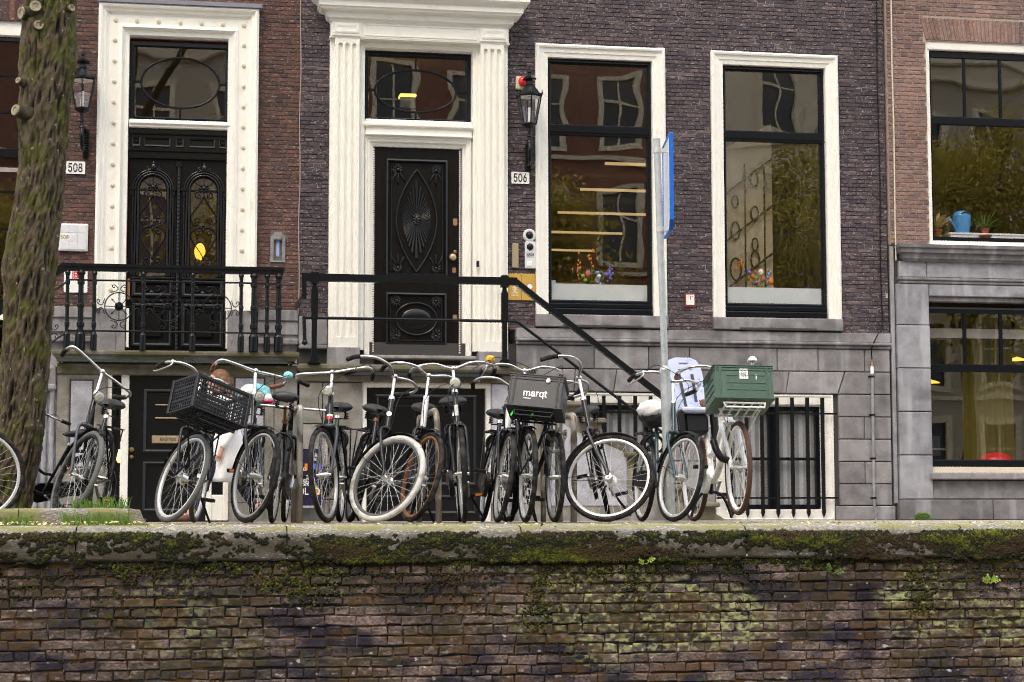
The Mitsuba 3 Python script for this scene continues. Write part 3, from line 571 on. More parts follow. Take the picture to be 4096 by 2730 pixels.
# doorway
d = part(H2, "doorway", MB().box(1.764, 1.82, -.10, .1, 2.02, 5.69).box(3.832, 3.889, -.10, .1, 1.98, 5.69)
         .mould(2.10, 3.555, 2.0, 5.69, [(0, .05), (0, -.06), (.045, -.07), (.055, -.05), (.08, -.045), (.085, .16)]), "m_cream")
def pilaster(x0, x1, zb):
    o = sbox(x0, zb, x1, 5.685); w = (x1 - x0)
    hs = [sbox(x0 + w * q - w * .095, zb + .12, x0 + w * q + w * .095, 5.60).union(Point(x0 + w * q, 5.60).buffer(w * .095, 8)) for q in (.22, .5, .78)]
    for h_ in hs: o = o.difference(h_)
    m = MB().prism(o, -.16, -.10)
    for q in (.22, .5, .78):
        t = np.linspace(0, PI, 7); r_ = w * .098
        m.grid(np.array([[(x0 + w * q - r_ * math.cos(a), -.155 + .035 * math.sin(a), z) for a in t] for z in (zb + .1, 5.65)]))
    return m.box(x0, x0 + .01, -.155, .05, zb, 5.685).box(x1 - .01, x1, -.155, .05, zb, 5.685)
for x0, x1, zb in ((1.816, 2.103, 2.02), (3.553, 3.835, 1.99)): part(d, "pilaster", pilaster(x0, x1, zb), "m_cream")
e = MB().box(1.75, 3.905, -.165, .1, 5.685, 5.70).box(1.764, 3.889, -.17, .1, 5.70, 5.88).cbox(1.78, 2.12, -.185, -.1, 5.70, 5.875, .01).cbox(3.535, 3.87, -.185, -.1, 5.70, 5.875, .01).mould(2.16, 3.50, 5.72, 5.86, [(0, -.17), (0, -.178), (.012, -.178), (.012, -.168)], True)
for x0, x1 in ((1.80, 2.10), (3.56, 3.85)): e.mould(x0, x1, 5.735, 5.855, [(0, -.185), (0, -.192), (.02, -.198), (.06, -.192)], True)
part(d, "entablature", e, "m_cream")
part(d, "cornice", MB().cornice(1.77, 3.885, -.175, [(-.1, 5.87), (0, 5.87), (.015, 5.885), (.02, 5.905), (.055, 5.915), (.06, 5.97), (.075, 5.985), (.13, 6.0), (.14, 6.025), (.155, 6.03), (.155, 6.085), (.17, 6.10), (.205, 6.125), (.225, 6.15), (.225, 6.18), (-.1, 6.20)]), "m_cream")
part(d, "lead_flashing", MB().box(1.56, 4.09, -.36, .02, 6.198, 6.215).box(1.60, 4.08, -.1, .02, 6.21, 6.26), "m_lead")
transom(H2, 2.185, 3.465, 4.745, 5.60, 2.806, 5.137, .49, .255, .10, "fanlight with an oval bar over the carved single door")
t = MB().cbox(2.185, 3.468, -.06, .18, 4.64, 4.75, .012).cbox(2.17, 3.48, -.09, .18, 4.66, 4.70, .01).cbox(2.19, 3.465, -.055, .18, 4.55, 4.64, .006).cbox(2.18, 3.475, -.075, .18, 4.555, 4.575, .006)
t.mould(2.19, 3.46, 1.95, 4.55, [(0, .1), (0, -.03), (.02, -.035), (.03, -.02), (.06, -.015), (.065, .02), (.10, .025), (.105, .12)])
part(d, "inner_frame", t, "m_cream")
b = MB()
for k in range(88):
    z = 1.99 + k * .0277
    b.sph((2.298, .015, z), (.012, .010, .011), 5).sph((3.326, .015, z), (.012, .010, .011), 5)
for k in range(37): b.sph((2.305 + k * .028, .015, 4.437), (.011, .010, .012), 5)
part(d, "bead_moulding", b, "m_cream")
dr_ = part(H2, "front_door", MB().box(2.306, 3.318, .05, .11, 1.935, 4.432), "m_door", "black carved single front door")
pn = MB().mould(2.449, 3.179, 2.898, 4.290, [(0, .05), (0, .012), (.018, .005), (.03, .02), (.034, .05), (.045, .058)], True)
for k in range(50):
    z = 2.955 + k * .026
    for x in (2.508, 3.122): pn.sph((x, .04, z), (.012, .014, .011), 5)
part(dr_, "carved_panel", pn, "m_black")
v = MB(); tt = np.linspace(-1, 1, 25)
for sx in (-1, 1): v.tube([(2.812 + sx * .243 * (1 - abs(q) ** 1.9), .035, 3.556 + .615 * q) for q in tt], .013, 6)
part(dr_, "vesica_moulding", v, "m_black")
ro = MB()
for k in range(48):
    a = k * 2 * PI / 48; ca, sa = math.cos(a), math.sin(a)
    R_ = 1 / ((abs(ca) / .177) ** 1.35 + (abs(sa) / .466) ** 1.35) ** (1 / 1.35); w_ = max(.006, R_ * .052); r0 = .06
    px, pz = -sa, ca; c0 = np.array([2.810, 0, 3.573])
    ro.tube([c0 + (r0 * ca, .045, r0 * sa), c0 + (R_ * ca, .036, R_ * sa)], [.003, max(.0075, R_ * .042)], 8)
for q in range(10): a = q * PI / 5; ro.sph((2.81 + .032 * math.cos(a), .03, 3.573 + .055 * math.sin(a)), (.022, .014, .016), 6, rot((0, 1, 0), -a))
ro.sph((2.81, .025, 3.573), (.026, .022, .05), 8)
part(dr_, "sunburst_carving", ro, "m_black")
def acanthus(cx, cz, sx, sz, L=.17, H_=.25):
    m = MB().sph((cx, .03, cz), (.022, .018, .022), 8)
    for k in range(12):
        a = k * PI / 6; ca, sa = math.cos(a), math.sin(a); l = .05 + (.05 if ca * sx < 0.2 else 0) * .3 + (.10 if (sa * sz > .7) else 0) * (H_ / .25)
        m.sph((cx + ca * (l * .55 + .012), .036, cz + sa * (l * .55 + .012)), (l * .55, .014, .0105), 6, rot((0, 1, 0), -a))
    return m
for cx, cz, sx, sz in ((2.59, 4.165, 1, -1), (3.045, 4.165, -1, -1), (2.59, 2.99, 1, 1), (3.045, 2.99, -1, 1)): part(dr_, "corner_carving", acanthus(cx, cz, sx, sz), "m_black")
lp = MB().mould(2.45, 3.17, 2.081, 2.692, [(0, .05), (0, .012), (.018, .005), (.03, .02), (.034, .05), (.045, .058)], True)
for k in range(20):
    z = 2.14 + k * .0265
    for x in (2.508, 3.112): lp.sph((x, .04, z), (.011, .013, .011), 5)
for k in range(22): lp.sph((2.52 + k * .028, .035, 2.125), (.011, .013, .013), 5)
lp.tube(ellipse(2.811, 2.385, .035, .245, .190, 36), .013, 6, closed=True).sph((2.811, .05, 2.385), (.18, .022, .125), 20)
part(dr_, "oval_panel", lp, "m_black")
for cx, cz, sx, sz in ((2.575, 2.60, 1, -1), (3.045, 2.60, -1, -1), (2.575, 2.18, 1, 1), (3.045, 2.18, -1, 1)): part(dr_, "corner_carving", acanthus(cx, cz, sx, sz, .1, .06), "m_black")
part(dr_, "knob", MB().lathe([(.022, 0), (.022, .01), (.014, .015), (.014, .035), (.036, .045), (.042, .06), (.034, .075), (.015, .082), (0, .083)], 16, (3.241, .05, 3.126), (0, -1, 0)), "m_bronze")
for z, n in ((3.555, "keyhole_plate"), (2.40, "keyhole_plate")): part(dr_, n, MB().prism(sbox(3.262, z - .03, 3.288, z + .03).buffer(.012), .042, .052), "m_copper")
part(dr_, "lock", MB().lathe([(.02, 0), (.02, .012), (.012, .016), (0, .016)], 12, (3.276, .05, 3.198), (0, -1, 0)), "m_brassdk")
part(dr_, "lock_plate", MB().cbox(3.242, 3.288, .042, .055, 2.945, 3.005, .003), "m_copper")
part(H2, "threshold", MB().cbox(2.12, 3.50, -.18, .2, 1.895, 1.935, .008, (.9, .5)), "m_stone")
for q in ((1.755, 2.125, -.19, .2, 1.74, 2.02), (3.53, 3.88, -.19, .2, 1.74, 1.99), (2.125, 2.30, -.06, .2, 1.76, 1.93), (3.33, 3.53, -.06, .2, 1.76, 1.93)): part(H2, "plinth_block", MB().cbox(*q, .006, (q[0] % .6, .5)), "m_stone")
part(H2, "sensor_box", MB().cbox(3.507, 3.540, -.135, -.10, 3.0, 3.07, .004), "m_plastic")
part(H2, "hallway", MB().quad((2.1, 4, 1.8), (3.6, 4, 1.8), (3.6, 4, 5.8), (2.1, 4, 5.8)).quad((2.1, .2, 1.8), (2.1, 4, 1.8), (2.1, 4, 5.8), (2.1, .2, 5.8)).quad((3.6, .2, 1.8), (3.6, 4, 1.8), (3.6, 4, 5.8), (3.6, .2, 5.8)).quad((2.1, .2, 5.8), (3.6, .2, 5.8), (3.6, 4, 5.8), (2.1, 4, 5.8)), "m_room")
k = thing("hall_lamp", "square yellow lamp seen through the fanlight above the carved door", "lamp")
part(k, "bulb", MB().cbox(2.72, 2.93, 1.0, 1.2, 5.27, 5.305, .01), "m_white", emitter=E_(.24, .17, .03)); part(k, "glass_shade", MB().box(2.73, 2.92, 1.02, 1.18, 5.13, 5.265), "m_lens")
# windows
def window(H, x0, x1, z0, z1, rail, lab, seed):
    k = part(H, "window", MB().mould(x0, x1, z0 + .02, z1, [(0, .02), (0, -.055), (.02, -.07), (.04, -.065), (.048, -.045), (.10, -.04), (.105, -.03), (.155, -.022), (.16, .10)]), "m_cream", lab)
    a, b_ = x0 + .16, x1 - .165
    part(k, "sash", MB().mould(a, b_, z0 + .16, z1 - .165, [(0, .10), (0, .03), (.03, .025), (.035, .05), (.048, .055), (.052, .10)], True), "m_sash")
    part(k, "meeting_rail", MB().cbox(a, b_, .015, .09, rail - .05, rail + .055, .012).cbox(a - .02, b_ + .02, .03, .09, rail - .075, rail - .04, .008), "m_sash")
    part(k, "bottom_rail", MB().cbox(a, b_, .0, .12, z0 + .02, z0 + .105, .015).cbox(a, b_, .015, .12, z0 + .105, z0 + .165, .01), "m_sash")
    part(k, "pane", pane(a + .045, b_ - .045, rail + .05, z1 - .21, .085, seed), "m_pane"); part(k, "pane", pane(a + .045, b_ - .045, z0 + .16, rail - .06, .07, seed + 1), "m_pane")
    part(k, "frosted_film", MB().box(a + .045, b_ - .045, .084, .088, z0 + .16, z0 + .405), "m_frost")
    part(k, "sill", MB().cbox(x0 - .005, x1 + .01, -.075, .1, z0 - .13, z0 + .018, .008, (.55, .5)), "m_stone")
    return k
window(H2, W1[0], W1[1], 2.44, 5.745, 4.725, "tall sash window beside the wall lantern", 31)
window(H2, W2[0], W2[1], 2.44, 5.745, 4.722, "tall sash window at the right end of the dark house", 41)
for q in (4.56, 6.75): part(H2, "sill_slot", MB().box(q, q + .97, -.082, -.07, 2.312, 2.335), "m_joint")
R = MB().quad((4.0, 18.5, 2.0), (8.6, 18.5, 2.0), (8.6, 18.5, 5.75), (4.0, 18.5, 5.75)).quad((4.0, .43, 2), (4, 18.5, 2), (4, 18.5, 5.75), (4, .43, 5.75)).quad((8.6, .43, 2), (8.6, 18.5, 2), (8.6, 18.5, 5.75), (8.6, .43, 5.75)).quad((4, .43, 5.75), (8.6, .43, 5.75), (8.6, 18.5, 5.75), (4, 18.5, 5.75)).quad((4, .43, 2), (8.6, .43, 2), (8.6, 18.5, 2), (4, 18.5, 2))
part(H2, "office_room", R, "m_room")
for k, y in enumerate((6.3, 8.7, 11.2, 13.6, 16.1)): LAMP("ceiling_light", MB().box(6.55 + .12 * k, 8.55, y, y + .05, 5.48, 5.52), E_(.075, .052, .022), f"thin warm strip light on the office ceiling, {('nearest', 'second', 'third', 'fourth', 'farthest')[k]} row behind the window", "ceiling light", "strip lights in the office")
solo("cupboard", MB().cbox(4.75, 5.35, 2.2, 2.6, 2.2, 3.12, .01).cbox(5.40, 6.05, 2.2, 2.6, 2.2, 3.10, .01).cbox(4.83, 4.98, 2.185, 2.2, 2.7, 2.95, .004), "m_creamdull", "pale cupboard standing inside the room behind the lantern-side window", "cupboard")
sg = thing("glass_screen", "beige hanging screen with dark lines and ring ornaments behind the right sash window", "screen")
part(sg, "sheet", MB().prism(Polygon([(6.45, 2.2), (7.62, 2.2), (7.62, 5.15), (6.45, 4.5)]), 1.3, 1.33), "m_screen")
for x in (6.72, 6.98, 7.24, 7.50): part(sg, "rod", MB().box(x, x + .016, 1.27, 1.29, 2.2, 4.6), "m_ink")
for x, z, r in ((6.86, 3.95, .06), (7.11, 3.72, .07), (7.11, 4.1, .05), (7.37, 3.95, .06), (6.86, 3.3, .05), (7.11, 3.22, .09), (7.37, 3.35, .07), (7.37, 4.4, .06), (7.37, 3.55, .05)): part(sg, "ring", MB().tube(ellipse(x, z, 1.26, r * .8, r * 1.6, 20), .012, 5, closed=True), "m_ink")
for k in range(3): part(sg, "cable", MB().tube([(6.45, 1.24, 2.55 + .62 * k), (7.62, 1.24, 3.45 + .62 * k)], .014, 5), "m_ink")
# stone base
rs = np.random.default_rng(3)
band = part(H2, "string_course", MB().cbox(4.0, 8.68, -.05, .4, 2.175, 2.29, .006, (.8, .5)).cbox(1.425, 1.755, -.05, .4, 2.06, 2.39, .006, (.6, .5)), "m_stone")
part(H2, "string_moulding", MB().cbox(4.0, 8.683, -.085, .4, 2.135, 2.172, .010, (.3, .5)).cbox(4.0, 8.68, -.055, .4, 2.095, 2.135, .01, (.0, .5)).cbox(1.425, 1.755, -.075, .4, 2.005, 2.055, .01, (.2, .5)), "m_stone")
BW = [(4.30, 5.79), (6.45, 7.94)]
base = part(H2, "base_wall", wall_mass(MB(), 1.42, 8.675, 0, 2.1, [(a, b_, -.1, 1.54) for a, b_ in BW], .015, .42), "m_joint")
rows = [2.095, 1.812, 1.537, 1.261, .988, .715, .444, .180, 0]
def base_row(z0, z1, xs_):
    for a, b_ in zip(xs_[:-1], xs_[1:]):
        m = MB(); stone(m, [(a, z0), (b_, z0), (b_, z1), (a, z1)], -.03, .1, rs, .008); part(base, "stone", m, "m_stone")
base_row(rows[1], rows[0], [4.0, 4.95, 5.62, 6.13, 7.23, 7.75, 8.346, 8.675])
for lx, in_ in ((4.30, 0), (6.45, 0)):
    for a, b_, c, e_ in ((-.06, -.18, .42, .40), (.42, .40, .93, .885), (.93, .885, 1.64, 1.545)):
        m = MB(); stone(m, [(lx + b_ if b_ < 0 else lx + b_, rows[2]), (lx + e_, rows[2]), (lx + c, rows[1]), (lx + a, rows[1])], -.03, .1, rs, .008); part(base, "stone", m, "m_stone")
for z1, z0, i in zip(rows[1:-1], rows[2:], range(9)):
    q = [8.0, 8.33, 8.675] if i in (2, 4, 6) else [8.0, 8.675]
    if i == 0: q = [8.10, 8.675]
    if i >= 1: base_row(z0, z1, q)
    else: m = MB(); stone(m, [(8.0, z0), (8.675, z0), (8.675, z1), (8.095, z1)], -.03, .1, rs, .008); part(base, "stone", m, "m_stone")
    base_row(z0, z1, [5.80, 6.44] if i else [5.95, 6.38])
m = MB().cbox(7.95, 8.70, -.06, .1, 0, .175, .012, (.6, .5)); part(base, "stone", m, "m_stone")
def basement_window(x0, x1, lab):
    k = part(H2, "basement_window", MB().mould(x0, x1, .0, 1.53, [(0, .02), (0, -.005), (.02, -.012), (.03, .0), (.12, .004), (.125, .05), (.155, .055), (.16, .10)], True), "m_cream", lab)
    part(k, "sash", MB().mould(x0 + .155, x1 - .16, .14, 1.385, [(0, .11), (0, .05), (.05, .05), (.055, .10)], True).box((x0 + x1) / 2 - .07, (x0 + x1) / 2 + .07, .05, .1, .15, 1.38).box(x0 + .2, x1 - .2, .055, .1, .73, .765), "m_sash")
    part(k, "pane", pane(x0 + .2, x1 - .2, .18, 1.35, .08, 51), "m_paneclear")
    part(k, "net_curtain", MB().box(x0 + .1, x1 - .1, .16, .17, .1, 1.5), "m_net")
    for n in range(7):
        x = x0 + .18 + .192 * n; part(k, "bar", MB().bar((x, -.055, 1.49), (x, -.055, .09), .042, .03, (0, 1, 0)).flat([(x - .021, -.07, .09), (x + .021, -.07, .09), (x + .021, -.04, .09), (x - .021, -.04, .09), (x, -.055, .03)], [[0, 1, 4], [1, 2, 4], [2, 3, 4], [3, 0, 4]]), "m_iron")
    for z in (1.296, .273): part(k, "cross_bar", MB().bar((x0 - .01, -.055, z), (x1 + .03, -.055, z), .012, .022), "m_iron")
basement_window(*BW[0], "barred basement window behind the stair rail"); basement_window(*BW[1], "barred basement window at the right, beside the downpipe")
# stoop of the dark house
ST2 = thing("stoop", "grey stone stoop with a plain handrail and steps going down to the right", "stoop")
part(ST2, "landing", MB().cornice(1.39, 3.95, -1.25, [(0, 1.645), (.03, 1.65), (.045, 1.665), (.058, 1.69), (.055, 1.72), (.03, 1.738), (-.4, 1.74)], (.2, .5)).box(1.37, 3.96, -1.26, -.02, 1.66, 1.739), "m_stone_green")
part(ST2, "gutter", MB().flat([(1.90, -1.37, 1.612), (3.50, -1.37, 1.605), (3.66, -1.2, 1.615), (1.84, -1.2, 1.615), (2.0, -1.36, 1.645), (3.42, -1.36, 1.64), (3.6, -1.2, 1.64), (1.86, -1.2, 1.64)], [[0, 1, 2, 3], [4, 5, 6, 7], [0, 1, 5, 4], [1, 2, 6, 5], [0, 3, 7, 4]]), "m_iron")
part(ST2, "lintel", MB().cbox(1.345, 3.99, -1.225, -1.0, 1.545, 1.64, .01, (.3, .5)), "m_stone_green")
part(ST2, "backing", MB().box(1.36, 2.05, -1.17, -.1, 0, 1.6).box(3.51, 4.0, -1.17, -.1, 0, 1.6).box(2.05, 3.51, -.7, -.1, 0, 1.6), "m_joint")
rs = np.random.default_rng(8)
for x0, x1, z0, z1, mm in ((1.36, 1.62, 1.08, 1.543, "m_stone_stoop"), (1.62, 2.06, 1.02, 1.543, "m_stone_stoop"), (1.36, 1.78, .60, 1.08, "m_stone_stoop"), (1.78, 2.06, .60, 1.02, "m_stone_stoop"), (1.36, 2.06, .25, .60, "m_stone_stoop"), (1.36, 1.7, 0, .25, "m_stone_stoop"), (1.7, 2.06, 0, .25, "m_stone_stoop"), (3.505, 4.0, .20, 1.543, "m_stone_pale"), (3.505, 4.0, 0, .20, "m_stone")):
    m = MB(); stone(m, [(x0, z0), (x1, z0), (x1, z1), (x0, z1)], -1.2, -1.0, rs); part(ST2, "stone", m, mm)
part(ST2, "door_frame", MB().mould(2.06, 3.505, .0, 1.545, [(0, -1.1), (0, -1.175), (.02, -1.18), (.05, -1.17), (.055, -1.0)]), "m_cream")
d = part(ST2, "basement_door", MB().box(2.115, 3.45, -1.08, -1.02, .01, 1.50).mould(2.21, 3.36, .40, 1.42, [(0, -1.08), (0, -1.10), (.02, -1.105), (.04, -1.095), (.05, -1.075)], True).mould(2.21, 3.36, .08, .30, [(0, -1.08), (0, -1.10), (.02, -1.105), (.04, -1.095), (.05, -1.075)], True).mould(2.38, 3.19, .52, 1.30, [(0, -1.08), (0, -1.09), (.015, -1.092), (.02, -1.078)], True), "m_black", "black panelled basement door under the right stoop")
st = []
for k in range(9):
    z1 = 1.735 - .19 * (k + 1); x0 = 3.99 + .263 * k
    if z1 > .01:
        st.append((x0, z1)); part(ST2, "step", MB().cbox(x0 - .02, x0 + .263 + .03, -1.29, -.1, z1 - .055, z1, .014, (rs.random(), .5)).box(x0, x0 + .25, -1.22, -.1, max(0, z1 - .19), z1 - .056, (.5, .5)), "m_stone_green")
poly = Polygon([(4.0, 0), (4.0, 1.5)] + [(x, z) for px, pz in st for x, z in ((px + .01, pz - .08), (px + .25, pz - .08))] + [(6.2, 0)])
part(ST2, "stair_side", MB().prism(poly, -1.215, -1.0, (.4, .5)), "m_stone_stoop")
part(ST2, "sunk_panel", MB().prism(Polygon([(4.1, .18), (4.1, 1.2), (4.5, 1.0), (5.05, .77), (5.05, .18)]), -1.225, -1.1), "m_stone_pale")
RB = thing("iron_railing", "plain black iron handrail running across the right landing and down its steps", "railing")
part(RB, "handrail", MB().bar((1.37, -1.3, 2.69), (3.78, -1.3, 2.69), .06, .085).bar((3.76, -1.3, 2.69), (5.60, -1.3, 1.30), .06, .085, (0, 1, 0)).bar((1.40, -1.3, 2.69), (1.40, -1.3, 2.45), .05, .05, (0, 1, 0)).bar((1.40, -1.3, 2.5), (1.40, -.05, 2.5), .04, .04), "m_iron")
part(RB, "lower_rail", MB().tube([(1.40, -1.3, 2.26), (1.40, -1.3, 2.243), (3.76, -1.3, 2.24), (3.80, -1.3, 2.225), (5.27, -1.3, 1.14), (5.75, -1.3, .78)], .017, 8), "m_iron")
part(RB, "bracket", MB().tube([(1.40, -1.3, 2.25), (1.41, -1.3, 1.98)], .02, 8).sph((1.41, -1.3, 1.97), .032, 8), "m_iron")
for x in (1.513, 3.639): part(RB, "post", MB().bar((x, -1.3, 2.62), (x, -1.3, 2.745), .085, .085, (0, 1, 0)).bar((x, -1.3, 1.80), (x, -1.3, 2.24), .056, .056, (0, 1, 0)).bar((x, -1.3, 2.24), (x, -1.3, 2.56), .072, .072, (0, 1, 0)).bar((x, -1.3, 2.555), (x, -1.3, 2.585), .055, .055, (0, 1, 0)).bar((x, -1.3, 2.585), (x, -1.3, 2.63), .045, .045, (0, 1, 0)).bar((x, -1.3, 1.74), (x, -1.3, 1.80), .09, .09, (0, 1, 0)).bar((x, -1.3, 1.738), (x, -1.3, 1.752), .14, .12, (0, 1, 0)).sph((x, -1.3, 2.24), .04, 8).sph((x, -1.3, 2.745), (.045, .045, .02), 8), "m_iron")

# ---------------------------------------------------------------- pale red house (right)
H3 = thing("townhouse", "pale red brick house on a grey stone ground floor at the right edge", "house")
holes3 = [(9.211, 11.3, 3.40, 5.985)]
w3 = part(H3, "wall", wall_mass(MB(), 8.70, 12.6, 3.40, 6.9, holes3, -.045, .42), "m_mortar504")
sp = courses(8.785, 12.6, 3.41, 6.88, .0548, .205, holes3 + [(9.178, 11.4, 5.985, 6.285)], -.055, .011, 33, .0012)
sp += [(8.703, 8.752, z, z + .044, -.056, RNG.random()) for z in np.arange(3.41, 6.86, .0548)]
lay(w3, sp, "m_brick504", .03, 250, .003, .0008, 3)
for k in range(42):     # the flared soldier arch
    x = 9.218 + k * .0497; sl = -.075 * (1 - k / 21.0)
    m = MB(); rr = np.random.default_rng(k)
    stone(m, [(x, 5.995), (x + .0497, 5.995), (x + .0497 + sl * .95, 6.282), (x + sl, 6.282)], -.058, 0, rr, .003, .0045)
    if x < 10.65: part(w3, "brick", m, "m_brick504")
    else: part(w3, "brickwork", m, "m_brick504", stuff=True)
part(H3, "upper_wall", MB().box(8.70, 12.6, -.045, .42, 6.9, 12.0), "m_brick504")
part(H3, "white_cable", MB().tube([(8.765 + .004 * math.sin(z * 3), -.06, z) for z in np.linspace(3.2, 6.9, 30)], .009, 6), "m_creamdull")
k = part(H3, "upper_window", MB().mould(9.211, 11.3, 3.405, 5.985, [(0, .05), (0, -.03), (.012, -.035), (.02, -.02), (.06, -.015), (.066, .06)], True).cbox(9.24, 11.27, -.03, .05, 5.88, 5.98, .01), "m_cream", "window of the upper floor with plants on its sill")
part(k, "sash", MB().mould(9.272, 11.24, 3.455, 5.885, [(0, .09), (0, .03), (.035, .025), (.04, .07)], True).box(9.28, 11.2, .02, .08, 3.455, 3.52).box(9.28, 11.2, .02, .08, 5.80, 5.885), "m_sash")
part(k, "meeting_rail", MB().cbox(9.28, 11.22, .02, .09, 4.945, 5.05, .01), "m_sash")
for x in (9.756, 10.237, 10.72): part(k, "glazing_bar", MB().box(x - .016, x + .016, .032, .07, 5.05, 5.80), "m_sash")
part(k, "pane", pane(9.30, 11.2, 5.04, 5.82, .05, 61), "m_pane"); part(k, "pane", pane(9.30, 11.2, 3.50, 4.95, .055, 62), "m_pane")
part(H3, "upper_room", MB().quad((9, 6, 3.2), (12, 6, 3.2), (12, 6, 6.1), (9, 6, 6.1)).quad((9, .43, 3.2), (9, 6, 3.2), (9, 6, 6.1), (9, .43, 6.1)).quad((12, .43, 3.2), (12, 6, 3.2), (12, 6, 6.1), (12, .43, 6.1)).quad((9, .43, 6.1), (12, .43, 6.1), (12, 6, 6.1), (9, 6, 6.1)).quad((9, .1, 3.39), (12, .1, 3.39), (12, 6, 3.39), (9, 6, 3.39)), "m_roomdark")
# stone ground floor
rs = np.random.default_rng(17)
part(H3, "base_backing", wall_mass(MB(), 8.69, 12.6, 0, 3.4, [(9.2, 11.3, .5, 2.74)], .0, .42), "m_joint")
part(H3, "cornice", MB().cornice(8.86, 12.6, -.10, [(0, 3.19), (.01, 3.21), (.03, 3.22), (.04, 3.275), (.075, 3.29), (.08, 3.335), (.10, 3.35), (.105, 3.39), (-.1, 3.405)], (.05, .5)).box(8.86, 12.6, -.1, .1, 3.19, 3.40), "m_stone")
part(H3, "string_moulding", MB().cbox(8.79, 12.6, -.085, .1, 2.955, 2.99, .01, (.2, .5)).cbox(8.80, 12.6, -.07, .1, 2.915, 2.955, .01, (.0, .5)), "m_stone")
def st3(x0, x1, z0, z1, y=-.06, mm="m_stone_blue"):
    m = MB(); stone(m, [(x0, z0), (x1, z0), (x1, z1), (x0, z1)], y, .1, rs, .008); part(H3, "stone", m, mm)
st3(8.80, 9.16, 2.99, 3.20); st3(9.16, 12.6, 2.99, 3.20); st3(8.76, 9.19, 2.40, 2.915); st3(9.19, 12.6, 2.76, 2.915)
for z0, z1 in ((1.866, 2.40), (1.33, 1.866), (.796, 1.33), (.257, .796)): st3(8.758, 9.189, z0, z1, -.075)
st3(9.19, 12.6, .257, .49, -.04, "m_stone"); st3(8.735, 9.95, 0, .257, -.10, "m_stone"); st3(9.95, 12.6, 0, .257, -.10, "m_stone"); st3(8.695, 8.755, .2, 3.39, -.03)
part(H3, "sill", MB().cbox(9.145, 11.4, -.15, .1, .497, .585, .012, (.8, .5)), "m_stone")
part(H3, "window_head", MB().cbox(9.19, 11.4, -.02, .1, 2.70, 2.765, .01, (.3, .5)), "m_stone")
k = part(H3, "lower_window", MB().box(9.19, 11.3, .0, .1, .587, .655), "m_creamdull", "large ground floor window with a yellow curtain inside")
part(k, "sash", MB().mould(9.195, 11.3, .655, 2.64, [(0, .1), (0, .03), (.025, .025), (.03, .07)], True).cbox(9.2, 11.3, .015, .09, .655, .745, .012).box(9.2, 11.3, .03, .09, 2.565, 2.64), "m_sash")
part(k, "meeting_rail", MB().cbox(9.21, 11.29, .02, .09, 1.834, 1.93, .01), "m_sash")
for x in (9.685, 10.164, 10.65): part(k, "glazing_bar", MB().box(x - .02, x + .02, .032, .07, 1.93, 2.57), "m_sash")
part(k, "pane", pane(9.22, 11.27, 1.92, 2.58, .05, 71), "m_pane"); part(k, "pane", pane(9.22, 11.27, .74, 1.84, .055, 72), "m_pane")
part(k, "blind", MB().box(9.22, 11.27, .5, .52, 2.30, 2.42), "m_white")
part(H3, "lower_room", MB().quad((9, 7, .3), (12, 7, .3), (12, 7, 2.9), (9, 7, 2.9)).quad((9, .43, .3), (9, 7, .3), (9, 7, 2.9), (9, .43, 2.9)).quad((12, .43, .3), (12, 7, .3), (12, 7, 2.9), (12, .43, 2.9)).quad((9, .43, 2.9), (12, .43, 2.9), (12, 7, 2.9), (9, 7, 2.9)).quad((9, .1, .5), (12, .1, .5), (12, 7, .5), (9, 7, .5)), "m_roomdark")
cx_ = np.linspace(9.93, 10.62, 60); solo("curtain", MB().grid(np.array([[(x, .75 + .03 * math.sin(x * 46), z) for x in cx_] for z in (.55, 2.6)])), "m_curtain", "long mustard yellow curtain hanging inside the ground floor window", "curtain")
for k_, (x, y, z) in enumerate(((9.42, 1.0, 2.13), (9.90, 2.4, 1.92), (9.42, 3.0, 1.70), (10.45, 3.0, 1.90), (11.0, 1.4, 2.1))): LAMP("pendant_lamp", MB().lathe([(.13, 0), (.10, .02), (.0, .05)], 14, (x, y, z)).lathe([(.0, .0), (.13, .0)], 14, (x, y, z)), E_(.22, .13, .018), ("shallow glowing lamp at the upper left of the ground floor window", "glowing lamp second from the left in the ground floor window", "small glowing lamp low at the left edge of the ground floor window", "glowing lamp in front of the yellow curtain", "glowing lamp at the right end of the ground floor window")[k_], "lamp", "ceiling lamps in the ground floor room")
solo("monitor", MB().cbox(9.26, 9.55, .55, .60, .80, 1.06, .01).box(9.38, 9.42, .57, .59, .66, .80), "m_ink", "black monitor on the left of the ground floor window sill", "monitor")
solo("armchair", MB().sph((10.35, .70, .74), (.22, .2, .12), 14).cbox(10.15, 10.6, .6, .9, .5, .74, .04), "m_red", "red chair top showing above the sill of the ground floor window", "chair")

